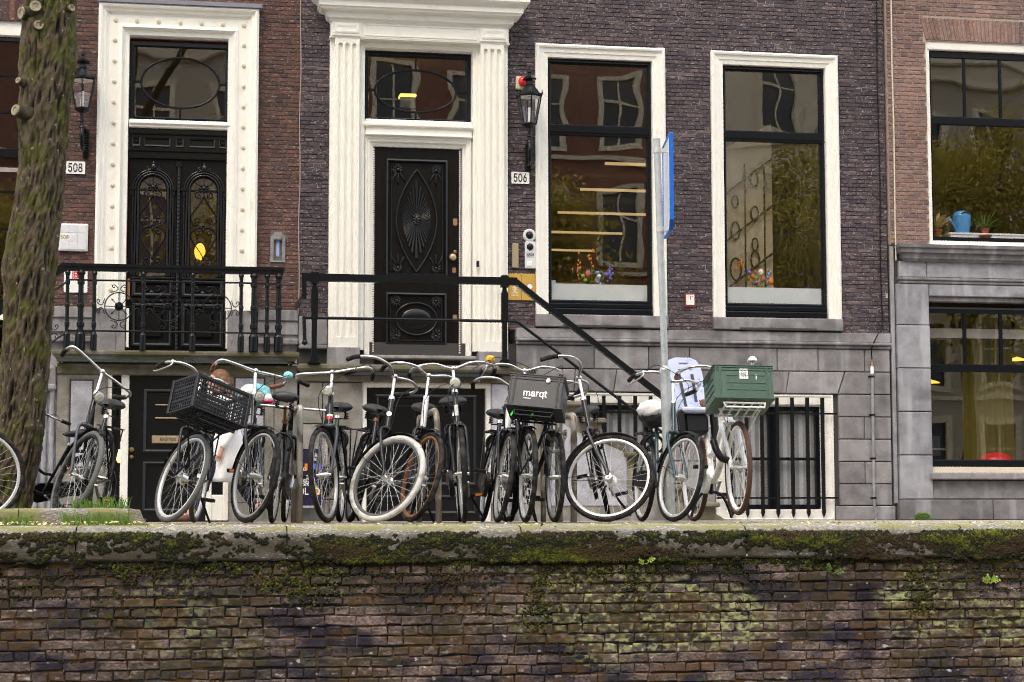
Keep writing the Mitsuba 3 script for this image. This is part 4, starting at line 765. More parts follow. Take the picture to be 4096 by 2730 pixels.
# ---------------------------------------------------------------- things on the walls
def lantern(cx, zb, lab):
    k = thing("wall_lantern", lab, "lantern", "black wall lanterns"); y = -.30; s6 = [(.088, 0), (.155, .33)]
    b = MB(); g = np.arange(6) * PI / 3 + PI / 6
    for a in g: b.bar((cx + .085 * math.cos(a), y + .085 * math.sin(a), zb), (cx + .152 * math.cos(a), y + .152 * math.sin(a), zb + .33), .013, .013)
    b.lathe([(.03, -.05), (.06, -.03), (.09, -.015), (.095, .0), (.085, .01)], 6, (cx, y, zb)).lathe([(.15, .32), (.168, .335), (.168, .355), (.13, .37), (.065, .455), (.06, .46), (.045, .475), (.04, .52), (.085, .53), (.09, .545), (.04, .575), (.02, .585), (.016, .61), (.028, .625), (.024, .65), (.008, .665), (.005, .71), (0, .715)], 6, (cx, y, zb))
    for a in g: b.lathe([(.014, 0), (.004, .05), (0, .06)], 4, (cx + .162 * math.cos(a), y + .162 * math.sin(a), zb + .345))
    part(k, "frame", b, "m_iron")
    for a0, a1 in zip(g, np.roll(g, -1)):
        part(k, "pane", MB().quad(*[(cx + r * math.cos(a), y + r * math.sin(a), zb + z) for r, z, a in ((.084, .01, a0), (.084, .01, a1), (.150, .325, a1), (.150, .325, a0))]), "m_paneclear")
    part(k, "bulb", MB().tube([(cx, y, zb), (cx, y, zb + .2)], .018, 8), "m_white")
    part(k, "reflector", MB().lathe([(.14, .322), (.02, .33)], 6, (cx, y, zb)), "m_white")
    r = MB().lathe([(.022, -.24), (.03, -.22), (.022, -.2), (.02, -.16), (.032, -.15), (.02, -.13), (.022, -.05)], 8, (cx, y, zb))
    r.tube(curve([(cx, y, zb - .22), (cx, y - .02, zb - .33), (cx + .01, y + .06, zb - .44), (cx + .03, -.05, zb - .46)], 16), .022, 8)
    r.tube(curve([(cx, y, zb - .25), (cx + .01, y + .1, zb - .19), (cx + .03, -.06, zb - .22), (cx + .03, -.03, zb - .30)], 16), .02, 8)
    r.cbox(cx + .0, cx + .07, -.04, -.005, zb - .53, zb - .18, .012)
    for q in range(10): r.sph((cx + .035, -.05, zb - .22 - q * .03), (.03, .022, .011), 6)
    part(k, "bracket", r, "m_iron"); return k
lantern(-1.075, 4.70, "black wall lantern on the reddish wall above the 508 plate"); lantern(4.115, 4.70, "black wall lantern on the dark wall above the 506 plate")
al = thing("alarm_light", "red alarm beacon on a cream box behind the top of the right lantern", "alarm light")
part(al, "box", MB().cbox(4.0, 4.115, -.06, -.008, 5.17, 5.33, .012), "m_creamdull"); part(al, "beacon", MB().sph((4.082, -.08, 5.262), (.062, .055, .062), 14), "m_redlens")
def plate(name, x0, x1, z0, z1, y, lab, cat, m="m_white", rad=.012):
    k = thing(name, lab, cat); part(k, "board", MB().prism(sbox(x0 + rad, z0 + rad, x1 - rad, z1 - rad).buffer(rad), y - .012, y), m); return k
k = plate("house_number", -1.263, -1.042, 3.993, 4.138, -.012, "white enamel house number plate reading 508 under the left lantern", "house number"); part(k, "number", MB().text("508", .098, -1.152, -.0245, 4.017, .66, True), "m_ink")
k = plate("house_number", 3.945, 4.163, 4.028, 4.170, -.014, "white enamel house number plate reading 506 under the right lantern", "house number"); part(k, "number", MB().text("506", .098, 4.054, -.0265, 4.051, .66, True), "m_ink")
k = thing("name_board", "silver grid name board with a small 508 tile beside the cream door frame", "sign")
part(k, "board", MB().cbox(-1.325, -.995, -.05, -.01, 3.095, 3.412, .008), "m_signgrey")
for i in range(3):
    for j in range(3):
        x, z = -1.308 + i * .1, 3.112 + j * .095; lit = i == 0 and j == 1
        part(k, "tile", MB().cbox(x + .002, x + .098, -.056, -.045, z + .002, z + .093, .002), "m_cream" if lit else "m_signgrey")
part(k, "number", MB().text("508", .045, -1.258, -.0575, 3.232, .82), "m_brassdk")
k = plate("sign", -1.256, -.992, 2.62, 2.886, -.012, "white plate with a red boxed letter B behind the ornate railing", "sign", "m_white", .02)
part(k, "letter", MB().text("B", .075, -1.123, -.0255, 2.785, 1, True).mould(-1.165, -1.08, 2.768, 2.88, [(0, -.0255), (.007, -.0255)], True), "m_red")
k = thing("boot_niche", "grey stone niche with a slot let into the reddish brick pier", "niche")
part(k, "surround", MB().prism(Polygon([(1.087, 3.02), (1.26, 3.02), (1.26, 3.33), (1.225, 3.345), (1.215, 3.372), (1.135, 3.372), (1.12, 3.345), (1.087, 3.33)]).difference(sbox(1.125, 3.04, 1.222, 3.30)), -.02, .05), "m_stone_blue")
part(k, "recess", MB().box(1.12, 1.225, .03, .06, 3.03, 3.31).cbox(1.128, 1.22, -.045, .03, 3.275, 3.315, .01), "m_stone_stoop"); part(k, "chain_slot", MB().cbox(1.155, 1.195, -.005, .03, 3.085, 3.285, .006), "m_paleblue")
k = thing("camera", "round white dome camera above the intercom", "camera")
part(k, "ring", MB().lathe([(.078, 0), (.078, .02), (.062, .035), (.045, .03)], 24, (4.163, -.01, 3.405), (0, -1, 0)), "m_signgrey"); part(k, "dome", MB().sph((4.163, -.035, 3.405), (.045, .04, .045), 14), "m_plastic")
k = thing("intercom", "white intercom panel with a camera eye next to the first tall window", "intercom")
part(k, "panel", MB().cbox(4.108, 4.240, -.045, -.01, 3.005, 3.33, .008), "m_signgrey"); part(k, "eye", MB().sph((4.168, -.045, 3.265), (.042, .03, .042), 14), "m_plastic")
part(k, "speaker", MB().box(4.125, 4.215, -.047, -.04, 3.17, 3.176).box(4.125, 4.215, -.047, -.04, 3.155, 3.161).box(4.125, 4.215, -.047, -.04, 3.14, 3.146).box(4.125, 4.215, -.047, -.04, 3.185, 3.191), "m_plastic"); part(k, "button", MB().cbox(4.13, 4.19, -.052, -.04, 3.03, 3.09, .004), "m_white")
solo("letter_strip", MB().cbox(3.951, 4.034, -.035, -.01, 3.008, 3.307, .01), "m_bronze", "tall plain bronze plate left of the intercom", "plate")
k = thing("name_plate", "yellow brass name plate with small white lettering under the intercom", "plate")
part(k, "board", MB().cbox(3.90, 4.062, -.03, -.012, 2.622, 2.942, .004).cbox(4.066, 4.235, -.03, -.012, 2.622, 2.942, .004), "m_brass")
tx = MB()
for q, (w_, z) in enumerate(((.05, 2.80), (.02, 2.785), (.075, 2.77), (.03, 2.757), (.062, 2.744), (.02, 2.731), (.04, 2.718), (.08, 2.705), (.085, 2.678))): tx.box(3.985 - w_ / 2, 3.985 + w_ / 2, -.0315, -.03, z, z + .006)
part(k, "lettering", tx, "m_white"); part(k, "logo", MB().lathe([(.035, 0), (.035, .004), (0, .004)], 20, (4.165, -.029, 2.79), (0, -1, 0)), "m_white"); part(k, "logo_ring", MB().tube(ellipse(4.165, 2.79, -.033, .036, .036, 24), .003, 5, closed=True), "m_red")
part(k, "screw", MB().sph((4.05, -.03, 2.632), .008, 6).sph((4.075, -.03, 2.632), .008, 6).sph((4.064, -.03, 2.935), .009, 6).sph((4.225, -.03, 2.935), .008, 6), "m_alu")
k = plate("hydrant_sign", 6.074, 6.208, 2.583, 2.746, -.014, "small red framed white plate with a thin letter T between the tall windows", "sign", "m_maroon", .008)
part(k, "face", MB().prism(sbox(6.098, 2.61, 6.186, 2.722).buffer(.006), -.030, -.026), "m_white"); part(k, "letter", MB().box(6.106, 6.178, -.0325, -.03, 2.708, 2.713).box(6.139, 6.145, -.0325, -.03, 2.66, 2.709), "m_maroon")
part(k, "number", MB().text("3.8", .017, 6.142, -.031, 2.628, .9).text("6", .017, 6.122, -.031, 2.678, .9), "m_signgrey")
k = thing("downpipe", "thin blue-grey cable pipe clamped to the stone base beside the barred window", "pipe")
part(k, "pipe", MB().tube([(8.427, -.06, 1.80), (8.423, -.06, .2), (8.44, -.06, .12), (8.44, -.06, -.01)], .02, 8), "m_stone_blue"); part(k, "collar", MB().tube([(8.427, -.06, 1.79), (8.427, -.06, 1.88)], .024, 8), "m_white"); part(k, "tip", MB().lathe([(.022, 0), (.012, .05), (.006, .1)], 8, (8.427, -.06, 1.88)), "m_brassdk")
for z in (1.757, 1.286, .755, .273): part(k, "clamp", MB().cbox(8.40, 8.45, -.085, -.02, z - .012, z + .012, .004).cbox(8.385, 8.465, -.04, -.02, z - .008, z + .008, .003), "m_iron")
solo("cable", MB().tube(curve([(8.427, -.06, 1.97), (8.43, -.07, 2.12), (8.50, -.10, 2.28), (8.578, -.035, 2.41), (8.572, -.03, 3.2), (8.585, -.03, 4.2), (8.575, -.03, 5.4), (8.59, -.03, 6.9)], 60), .008, 5), "m_iron", "thin black cable running up the dark brick wall beside the house joint", "cable")

# flowers, plants and things inside the windows
def bouquet(cx, cy, z0, lab, spec, seed):
    r = np.random.default_rng(seed); k = thing("bouquet", lab, "flowers"); st = MB(); lf = MB()
    part(k, "vase", MB().lathe([(.0, 0), (.05, .0), (.06, .12), (.05, .26), (.055, .28)], 16, (cx, cy, z0 - .30)), "m_paneclear")
    for dx, dz, m, kind in spec:
        tip = (cx + dx, cy + r.uniform(-.06, .06), z0 + dz); st.tube(curve([(cx + dx * .1, cy, z0 - .25), (cx + dx * .45, cy, z0 + dz * .35), tip], 10), .005, 5)
        f = MB()
        if kind == "spike":
            for q in range(14): f.sph((tip[0] + r.normal(0, .014), tip[1] + r.normal(0, .014), tip[2] - .02 - q * .012 + r.normal(0, .005)), .019, 5)
        elif kind == "tulip": f.sph(tip, (.036, .036, .048), 8)
        elif kind == "spray":
            for q in range(12): f.sph((tip[0] + r.normal(0, .03), tip[1] + r.normal(0, .03), tip[2] + r.normal(0, .05)), (.014, .014, .018), 5)
        else: f.sph(tip, (.030, .030, .028), 7)
        part(k, "flower", f, m)
        for q in range(3):
            a = r.uniform(0, 6.28); t_ = r.uniform(.3, .8); p = np.array([cx + dx * t_, cy, z0 + dz * t_]); d_ = np.array([math.cos(a), .3, math.sin(a)]) * .085
            lf.flat([p, p + d_ * .5 + [0, 0, .012], p + d_, p + d_ * .5 - [0, 0, .012]], [[0, 1, 2, 3]], (r.random(), .5))
    part(k, "stem", st, "m_leafgreen"); part(k, "leaf", lf, "m_leafgreen", stuff=True)
bouquet(5.0, .27, 2.79, "bouquet of mixed flowers with a red bud in the lantern-side tall window",
        [(-.18, .28, "m_orange", "spray"), (-.13, .17, "m_leaflime", "ball"), (-.06, .20, "m_pink", "tulip"), (-.10, .12, "m_leaflime", "ball"), (.06, .24, "m_paleblue", "spike"), (.22, .30, "m_violet", "spike"), (.17, .20, "m_violet", "ball"), (.10, .11, "m_orange", "ball"), (.07, .17, "m_white", "ball"), (.13, .14, "m_violet", "ball"), (.06, .13, "m_yellow", "tulip"), (-.02, .38, "m_orange", "spray")], 3)
bouquet(7.12, .27, 2.79, "bouquet with a white tulip and pale blue delphinium in the right sash window",
        [(-.24, .35, "m_orange", "spray"), (-.15, .26, "m_violet", "ball"), (-.10, .20, "m_orange", "spray"), (.02, .27, "m_cream", "tulip"), (.05, .19, "m_pink", "tulip"), (.12, .30, "m_paleblue", "spike"), (.12, .15, "m_orange", "tulip"), (-.06, .14, "m_violet", "ball"), (-.03, .12, "m_orange", "ball"), (-.08, .22, "m_orange", "ball")], 4)
solo("card", MB().cbox(4.44, 4.53, .2, .21, 2.85, 2.90, .002), "m_white", "small white card on the ledge of the first tall window", "card")
def pot(x, y, z, r, h, lab, kind, m):
    k = thing("potted_plant", lab, "plant"); part(k, "pot", MB().lathe([(0, 0), (r * .75, 0), (r, h), (r * 1.1, h), (r * 1.1, h * .82)], 16, (x, y, z)), m); q = np.random.default_rng(int(x * 100)); b = MB()
    for i in range(70 if kind == "bush" else 46):
        a, l = q.uniform(0, 6.28), (q.uniform(.16, .36) if kind == "bush" else q.uniform(.2, .36)); d_ = np.array([math.cos(a), math.sin(a) * .5, 0])
        el = q.uniform(.2, 1.2) if kind != "bush" else q.uniform(.5, 1.5)
        p = [np.array([x, y, z + h]) + d_ * l * math.cos(el) * t_ + np.array([0, 0, l * math.sin(el) * t_ * (1.25 - (.55 if kind == "bush" else .25) * t_)]) for t_ in (0, .5, 1)]
        n_ = np.array([-d_[1], d_[0], 0.2]) * (.010 if kind != "bush" else .022)
        b.flat([p[0] - n_ * .5, p[0] + n_ * .5, p[1] + n_, p[1] - n_, p[2]], [[0, 1, 2], [0, 2, 3], [3, 2, 4]], (q.random(), .5))
    part(k, "leaf", b, "m_straw" if kind == "bush" else "m_leafgreen", stuff=True)
pot(9.46, .30, 3.53, .06, .12, "dry straw coloured plant in a red pot at the left of the upper window", "bush", "m_pot"); part("potted_plant", "tag", MB().box(9.46, 9.49, .235, .24, 3.53, 3.57), "m_leaflime")
pot(10.13, .36, 3.615, .05, .07, "spiky green plant on the white tray in the upper window", "spiky", "m_pot")
solo("flowerpot", MB().lathe([(0, 0), (.055, 0), (.075, .055), (.082, .055), (.082, .04)], 16, (10.06, .2, 3.525)), "m_pot", "low terracotta pot in front of the white trays in the upper window", "pot")
wc = thing("watering_can", "bright blue watering can on the upper window sill", "watering can")
part(wc, "body", MB().lathe([(0, 0), (.085, 0), (.095, .06), (.11, .16), (.115, .23), (.10, .27), (.07, .29), (0, .295)], 20, (9.82, .36, 3.61)), "m_canblue"); part(wc, "spout", MB().tube([(9.74, .36, 3.70), (9.67, .36, 3.78), (9.63, .36, 3.81)], [.022, .016, .03], 8), "m_canblue"); part(wc, "handle", MB().tube(curve([(9.88, .26, 3.86), (9.82, .25, 3.88), (9.77, .27, 3.85)], 8), .012, 6), "m_ink")
for i, (x0, x1) in enumerate(((9.62, 10.02), (10.03, 10.62))): solo("tray", MB().cbox(x0, x1, .26, .5, 3.50, 3.60, .008).cbox(x0 - .01, x1 + .01, .25, .51, 3.59, 3.615, .004), "m_white", ("white plastic tray under the blue watering can", "longer white tray at the right of the upper window sill")[i], "tray")

# ---------------------------------------------------------------- quay wall
Q = thing("quay_wall", "mossy brick canal wall with a rounded stone coping under the bicycles", "wall")
bw = part(Q, "brick_wall", MB().box(-30, 30, -8.908, -8.5, -2.1, -.22), "m_mortarquay")
qt = lambda rng, x, z: float(np.clip(rng.beta(1.9, 2.4) + .12 * math.sin(x * 1.3 + z * 4), 0, 1))
lay(bw, courses(-6.0, 11.0, -1.66, -.232, .0705, .214, [], -8.922, .006, 44, .004, .009, qt), "m_brickquay", .05, 300, .008, .0042, 4)
part(bw, "distant_bricks", MB().box(-30, -6.0, -8.925, -8.8, -2.1, -.23).box(11.0, 30, -8.925, -8.8, -2.1, -.23), "m_brickquay", stuff=True)
prof_c = np.array([(-8.54, -.2), (-8.55, .020), (-8.62, .022), (-8.72, .020), (-8.82, .016), (-8.885, .010), (-8.93, -.002), (-8.965, -.022), (-8.985, -.048), (-8.995, -.08), (-8.998, -.12), (-8.998, -.16), (-8.996, -.20), (-8.985, -.218), (-8.94, -.226), (-8.90, -.228)])
prof_c[:, 0] = np.where(prof_c[:, 0] < -8.8, -8.8 + (prof_c[:, 0] + 8.8) * .76, prof_c[:, 0])
jts = [-30, -17, -8.9, -7.25, -5.55, -3.95, -2.25, -.641, .786, 2.437, 4.09, 5.743, 7.4, 9.05, 10.7, 12.3, 30]
for a, b_ in zip(jts[:-1], jts[1:]):
    n = max(12, min(120, int((b_ - a) / .016))); X = np.linspace(a + .004, b_ - .004, n); G = np.zeros((n, len(prof_c), 3))
    G[:, :, 0] = X[:, None]; G[:, :, 1] = prof_c[:, 0]; G[:, :, 2] = prof_c[:, 1]
    d_ = (meshkit.fbm(G * [14, 14, 34], 4, 3) - .5) * .026; ed = np.minimum(1, np.minimum(X - a, b_ - X) / .05)[:, None]
    G[:, :, 1] -= 1.2 * d_ * np.clip((-8.8 - G[:, :, 1]) / .15, 0, 1) - (1 - ed) * .012 * np.clip((-8.85 - G[:, :, 1]) / .1, 0, 1); G[:, 1:, 2] += (meshkit.fbm(G[:, 1:] * [3, 9, 1], 3, 8) - .5) * .006
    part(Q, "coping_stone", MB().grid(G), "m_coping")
# moss: tufts on the coping face, along its lower edge and in the joints below
def tufts(P, R_, rng, tone):
    n = len(P); o = np.array([[1, 0, 0], [-1, 0, 0], [0, 1, 0], [0, -1, 0], [0, 0, 1], [0, 0, -1]], float); f = np.array([[0, 2, 4], [2, 1, 4], [1, 3, 4], [3, 0, 4], [2, 0, 5], [1, 2, 5], [3, 1, 5], [0, 3, 5]])
    V = o[None] * (R_[:, None, None] * (1 + .7 * rng.random((n, 6, 1)))); V = V + rng.normal(0, 1, (n, 6, 3)) * R_[:, None, None] * .3; V[:, :, 1] *= .55; V = V + P[:, None]
    F = (f[None] + (np.arange(n) * 6)[:, None, None]).reshape(-1, 3); return V.reshape(-1, 3), F, np.repeat(np.c_[tone, np.full(n, .5)], 6, 0)
rg = np.random.default_rng(77); N = 110000
x = rg.uniform(-3.2, 8.2, N); z = rg.uniform(-.235, -.03, N); q3 = np.stack([x * 1.5, x * 0, z * 4.5], -1)
mk = meshkit.fbm(q3, 3, 5) + .34 * (meshkit.noise(np.stack([x * 13, x * 0, z * 22], -1), 9) - .5) + .26 * (meshkit.noise(np.stack([x * 45, x * 0, z * 60], -1), 19) - .5) + .05 + .12 * np.clip((-.055 - z) / .06, -1.2, .6) - .08 * np.exp(-((z + .20) / .03) ** 2) * (x > 3)
keep = mk > .565; x, z, mk = x[keep], z[keep], mk[keep]
y = np.interp(-z, -prof_c[6:13, 1], prof_c[6:13, 0]) - .004
tone = np.clip((mk - .56) * 2.4 + rg.normal(.02, .22, len(x)), 0, 1)
parts_ = [tufts(np.c_[x, y, z], rg.uniform(.0035, .0085, len(x)) * (1 + .6 * (mk > .72)), rg, tone)]
N = 80000; x = rg.uniform(-3.2, 8.2, N); zz = rg.uniform(0, 1, N) ** 2.3 * .95; z = -.235 - zz
jz = np.abs(((z + 1.66) / .0705) % 1.0 - .93); nearj = (np.minimum(jz, 1 - jz) < .11) | (rg.random(N) < .25 * np.exp(-zz / .10))
mk = meshkit.fbm(np.stack([x * 1.5, x * 0 + 4, z * 2.4], -1), 3, 15) + .20 * np.exp(-zz / .10) - .05 - .10 * zz
keep = nearj & (mk > .53); x, z, mk = x[keep], z[keep], mk[keep]
parts_.append(tufts(np.c_[x, np.full(len(x), -8.925), z], rg.uniform(.003, .0075, len(x)), rg, np.clip((mk - .5) * 2.2 + rg.normal(0, .15, len(x)), 0, 1)))
for cx, cz, n, w_, h_ in ((.93, -.29, 420, .09, .045), (.55, -.26, 500, .2, .035), (.75, -.36, 300, .10, .06), (3.0, -.27, 500, .22, .05), (3.28, -.33, 300, .07, .08), (2.6, -.40, 260, .04, .14), (2.55, -.55, 160, .05, .08), (5.45, -.36, 350, .05, .12), (1.0, -.45, 180, .09, .05), (4.5, -.26, 300, .2, .03), (.2, -.27, 350, .25, .03), (-.3, -.30, 200, .06, .06), (1.9, -.30, 260, .06, .05), (5.4, -.55, 120, .03, .07)):
    n = int(n * 1.3); P_ = np.c_[rg.normal(cx, w_ * 1.3, n), np.full(n, -8.922) - rg.random(n) * .008, rg.normal(cz, h_ * 1.2, n)]; P_ = P_[meshkit.fbm(P_ * [22, 0, 22], 2, 3) > .46]; n = len(P_); parts_.append(tufts(P_, rg.uniform(.004, .010, n), rg, np.clip(rg.normal(.55, .3, n), 0, 1)))
mo = MB()
for v, f, u in parts_: mo.add(v, f, u)
k = key_for("moss"); put(k, mo, "m_moss"); labels[k] = {"label": "dark green and brown moss on the coping and in the joints of the canal wall", "category": "moss", "kind": "stuff"}
def sprig(x, y, z, lab, n, L, m, seed, up=1.0):
    r = np.random.default_rng(seed); k = thing("weed", lab, "plant"); b = MB(); s_ = MB()
    for i in range(n):
        a = r.uniform(-1.3, 1.3); tip = np.array([x + L * math.sin(a), y - L * .35 * r.random(), z + L * up * math.cos(a)]); s_.tube([(x, y, z), tip], .003, 4)
        for q in range(6):
            p = np.array([x, y, z]) + (tip - (x, y, z)) * (.35 + .13 * q); t_ = rot((0, 1, 0), a + (1.1 if q % 2 else -1.1)) @ np.array([0, -.2, 1.0]) * L * .36; w_ = np.array([.35 * t_[2], -.25 * L * .2, -.35 * t_[0]])
            b.flat([p, p + t_ * .5 + w_, p + t_, p + t_ * .5 - w_], [[0, 1, 2, 3]], (r.random(), .5))
    part(k, "stem", s_, m); part(k, "leaf", b, m, stuff=True)
sprig(9.0, -.16, .0, "bushy green weed at the foot of the right house", 26, .105, "m_leafgreen", 1, .75)
sprig(4.73, -8.94, -.34, "small green fern growing in the brick joint below the coping", 3, .07, "m_leafgreen", 2); sprig(5.95, -8.94, -.42, "pale lime fern sprig on the canal wall at the far right", 4, .065, "m_leaflime", 3); sprig(3.34, -8.95, -.26, "thin grass like sprig hanging in the moss below the big front wheel", 2, .06, "m_leaflime", 5)

# ---------------------------------------------------------------- tree bed, grass, fallen leaves
kb = thing("tree_bed_kerb", "worn stone kerb of the grassy tree bed at the left", "kerb")
kv = MB()
for a, b_ in ((-3.9, -2.4), (-2.4, -1.05), (-1.05, -.30)):
    n = 40; X = np.linspace(a + .003, b_ - .003, n); pr = np.array([(-8.40, 0), (-8.40, .142), (-8.55, .142), (-8.585, .132), (-8.60, .11), (-8.605, .05), (-8.60, .0)]); G = np.zeros((n, 7, 3)); G[:, :, 0] = X[:, None]; G[:, :, 1:] = pr; G[:, 1:, 1:] += ((meshkit.fbm(G * [8, 20, 20], 3, 2) - .5) * .018)[:, 1:, None]
    part(kb, "stone", MB().grid(G).add(G[-1], [[0, 1, 2], [0, 2, 3], [0, 3, 4], [0, 4, 5], [0, 5, 6]]), "m_coping")
part(kb, "end_stone", MB().flat([(-.30, -8.605, 0), (-.17, -8.605, 0), (-.225, -8.595, .128), (-.30, -8.595, .138), (-.30, -8.40, 0), (-.17, -8.40, 0), (-.225, -8.40, .13), (-.30, -8.40, .14)], [[0, 1, 2, 3], [3, 2, 6, 7], [1, 5, 6, 2], [4, 5, 6, 7]]), "m_coping")
gx = np.linspace(-3.9, -.2, 60); gy = np.linspace(-8.45, -6.3, 30)
setting("soil", MB().grid(np.array([[(x, y, .045 + .02 * math.sin(x * 5) * math.sin(y * 4)) for y in gy] for x in gx])), "m_soil")
g = MB(); rg = np.random.default_rng(21)
def blades(n, xr, yr, z, l0, l1):
    for i in range(n):
        x, y = rg.uniform(*xr), rg.uniform(*yr)
        if meshkit.noise(np.array([x * 3.1, y * 3, 2.0]), 4) < .42: continue
        a, l = rg.uniform(0, 6.28), rg.uniform(l0, l1); d_ = np.array([math.cos(a), math.sin(a) * .6, 0]); w_ = np.array([.003, 0, 0]); p = np.array([x, y, z]); e = rg.uniform(.3, 1.0)
        g.flat([p - w_, p + w_, p + d_ * l * .3 * e + [0, 0, l * .65] + w_ * .8, p + d_ * l * .3 * e + [0, 0, l * .65] - w_ * .8, p + d_ * l * e * .9 + [0, 0, l * (1.0 - .35 * e)]], [[0, 1, 2], [0, 2, 3], [3, 2, 4]], (rg.random(), .5))
blades(700, (-3.6, -.25), (-8.4, -7.0), .04, .05, .17); blades(260, (-.75, -.28), (-8.68, -8.62), .02, .03, .14); blades(160, (-1.25, -.95), (-8.68, -8.62), .02, .04, .11); blades(90, (-2.4, -.2), (-8.7, -8.62), .02, .02, .06); blades(160, (-.7, -.3), (-8.5, -8.42), .13, .04, .14); blades(260, (-.2, 6.5), (-8.85, -8.55), .015, .008, .018)
k = key_for("grass"); put(k, g, "m_grass"); labels[k] = {"label": "bright green grass tufts growing around the tree bed kerb and along the quay edge", "category": "grass", "kind": "stuff"}
lf = MB()
for i in range(900):
    if i < 520: x, y = rg.uniform(-3.2, -.2), rg.uniform(-8.86, -8.62)
    else: x, y = rg.uniform(-.2, 7.8), rg.uniform(-8.86, -7.0)
    sz = rg.uniform(.008, .017); M = rotz(rg.uniform(0, 6.28)) @ rot((1, 0, 0), rg.normal(0, .45)) @ rot((0, 1, 0), rg.normal(0, .35)); zb = .022 + sz * .35 + (rg.uniform(0, .025) if i < 520 else 0)
    o = np.array([(1, 0, 0), (.45, .55, .12), (-.5, .5, .12), (-1, 0, .25), (-.5, -.5, .12), (.45, -.55, .12)]) * sz
    lf.flat(o @ M.T + [x, y, zb], [[0, 1, 5], [1, 2, 5], [2, 4, 5], [2, 3, 4]], (rg.random(), .5))
k = key_for("fallen_leaves"); put(k, lf, "m_litter"); labels[k] = {"label": "small pale yellow leaves scattered on the quay edge and before the tree bed", "category": "leaves", "kind": "stuff"}

# ---------------------------------------------------------------- trees
def leafmass(P, size, rng, m, k):
    n = len(P); a = rng.normal(0, 1, (n, 3)); a /= np.linalg.norm(a, axis=1, keepdims=True); b_ = np.cross(a, rng.normal(0, 1, (n, 3))); b_ /= np.linalg.norm(b_, axis=1, keepdims=True); s_ = size * rng.uniform(.6, 1.3, (n, 1))
    V = np.stack([P - a * s_, P + b_ * s_ * .5, P + a * s_, P - b_ * s_ * .5], 1).reshape(-1, 3); F = np.arange(n * 4).reshape(-1, 4); mb = MB(); mb.add(V, F); mb.U = [np.repeat(np.c_[rng.random(n), np.full(n, .5)], 4, 0)]
    v, f, u = mb.arr(); scene[k] = mikit.ply((v, f), m, smooth=False, uv=u)
T1 = thing("street_tree", "mossy gnarled tree trunk with sawn branch stubs at the left edge", "tree")
tz = np.array([-.05, .06, .2, .5, .87, 1.4, 2.07, 2.62, 3.2, 3.7, 4.08, 4.8, 5.6]); tx_ = np.array([-1.29, -1.27, -1.25, -1.19, -1.14, -1.115, -1.096, -1.03, -1.02, -1.005, -.99, -.94, -.90]); tr_ = np.array([.22, .19, .172, .165, .163, .17, .178, .167, .172, .188, .18, .17, .17])
nz, na = 360, 110; Z = np.linspace(-.05, 5.6, nz); A = np.linspace(0, 2 * PI, na, endpoint=False)
def smooth1(zs, vs): return np.convolve(np.pad(np.interp(Z, zs, vs), 12, mode="edge"), np.ones(25) / 25, "valid")
CX, RR = smooth1(tz, tx_), smooth1(tz, tr_)
zz, aa = np.meshgrid(Z, A, indexing="ij"); cyl = np.stack([np.cos(aa) * 3.2, np.sin(aa) * 3.2, zz * 1.15 + .25 * np.sin(aa * 2)], -1)
rid = 1 - np.abs(2 * meshkit.fbm(cyl * [2.4, 2.4, 5.2], 4, 6) - 1) * 1.6; lump = meshkit.fbm(cyl * [.5, .5, 1.6], 3, 31) - .5
for zc, ac, rr, hh in ((3.66, 0.05, .16, .05), (3.80, 1.2, .2, .04), (3.17, 3.5, .16, .03), (2.0, 3.1, .2, .03), (3.9, -1.7, .16, .03), (3.45, -.4, .2, .02)): lump = lump + hh / .05 * .55 * np.exp(-((zz - zc) / rr) ** 2 - (np.angle(np.exp(1j * (aa - ac))) / .7) ** 2)
rad = RR[:, None] + .045 * (rid - .5) + .018 * (meshkit.fbm(cyl * [7, 7, 4], 3, 12) - .5) + .05 * lump
v = np.stack([CX[:, None] + rad * np.cos(aa), -7.3 + rad * np.sin(aa), zz], -1); tone = np.clip(rid * .9 + .05, 0, 1)
mb = MB().grid(v, closed=True); mb.U = [np.c_[tone.ravel(), np.full(nz * na, .5)]]; part(T1, "trunk", mb, "m_bark")
def stub(p, d_, r, l, lab=None):
    d_ = np.array(d_, float); d_ /= np.linalg.norm(d_); p = np.array(p, float); t_ = np.linspace(0, 1, 9)
    k = part(T1, "branch_stub", MB().tube([p + d_ * l * q for q in t_], r * (1.5 - .55 * t_ + .08 * np.sin(t_ * 9)), 14, u=(.55, .5)), "m_bark"); e = p + d_ * l
    part(k, "sawn_face", MB().lathe([(r * .98, 0), (r * .95, .012), (r * .55, .010), (r * .5, .004), (0, .003)], 16, e, d_), "m_sawn")
stub((-1.09, -7.42, 3.96), (.05, -1, .12), .045, .12); stub((-1.07, -7.44, 3.83), (.15, -1, .1), .038, .07); stub((-1.12, -7.42, 3.15), (-.62, -.55, .12), .045, .13); stub((-1.1, -7.38, 3.95), (-.8, -.5, -.05), .05, .11); stub((-.86, -7.40, 3.99), (.6, -.7, .1), .028, .06); stub((-1.17, -7.42, 3.4), (-.7, -.7, .2), .025, .05); stub((-1.08, -7.42, 2.31), (-.1, -1, .05), .02, .03)
for i, (ex, ey, ez, r) in enumerate(((-2.6, -7.0, 9.2, .085), (-.4, -6.4, 9.8, .10), (.9, -7.9, 9.0, .08), (-1.2, -8.6, 9.6, .08))):
    part(T1, "limb", MB().tube(curve([(-.91, -7.3, 5.35), (-.9 + (ex + .9) * .3, -7.3 + (ey + 7.3) * .3, 6.6), (ex, ey, ez)], 14), np.linspace(r * 1.25, r * .35, 15), 10, u=(.4, .5)), "m_bark")
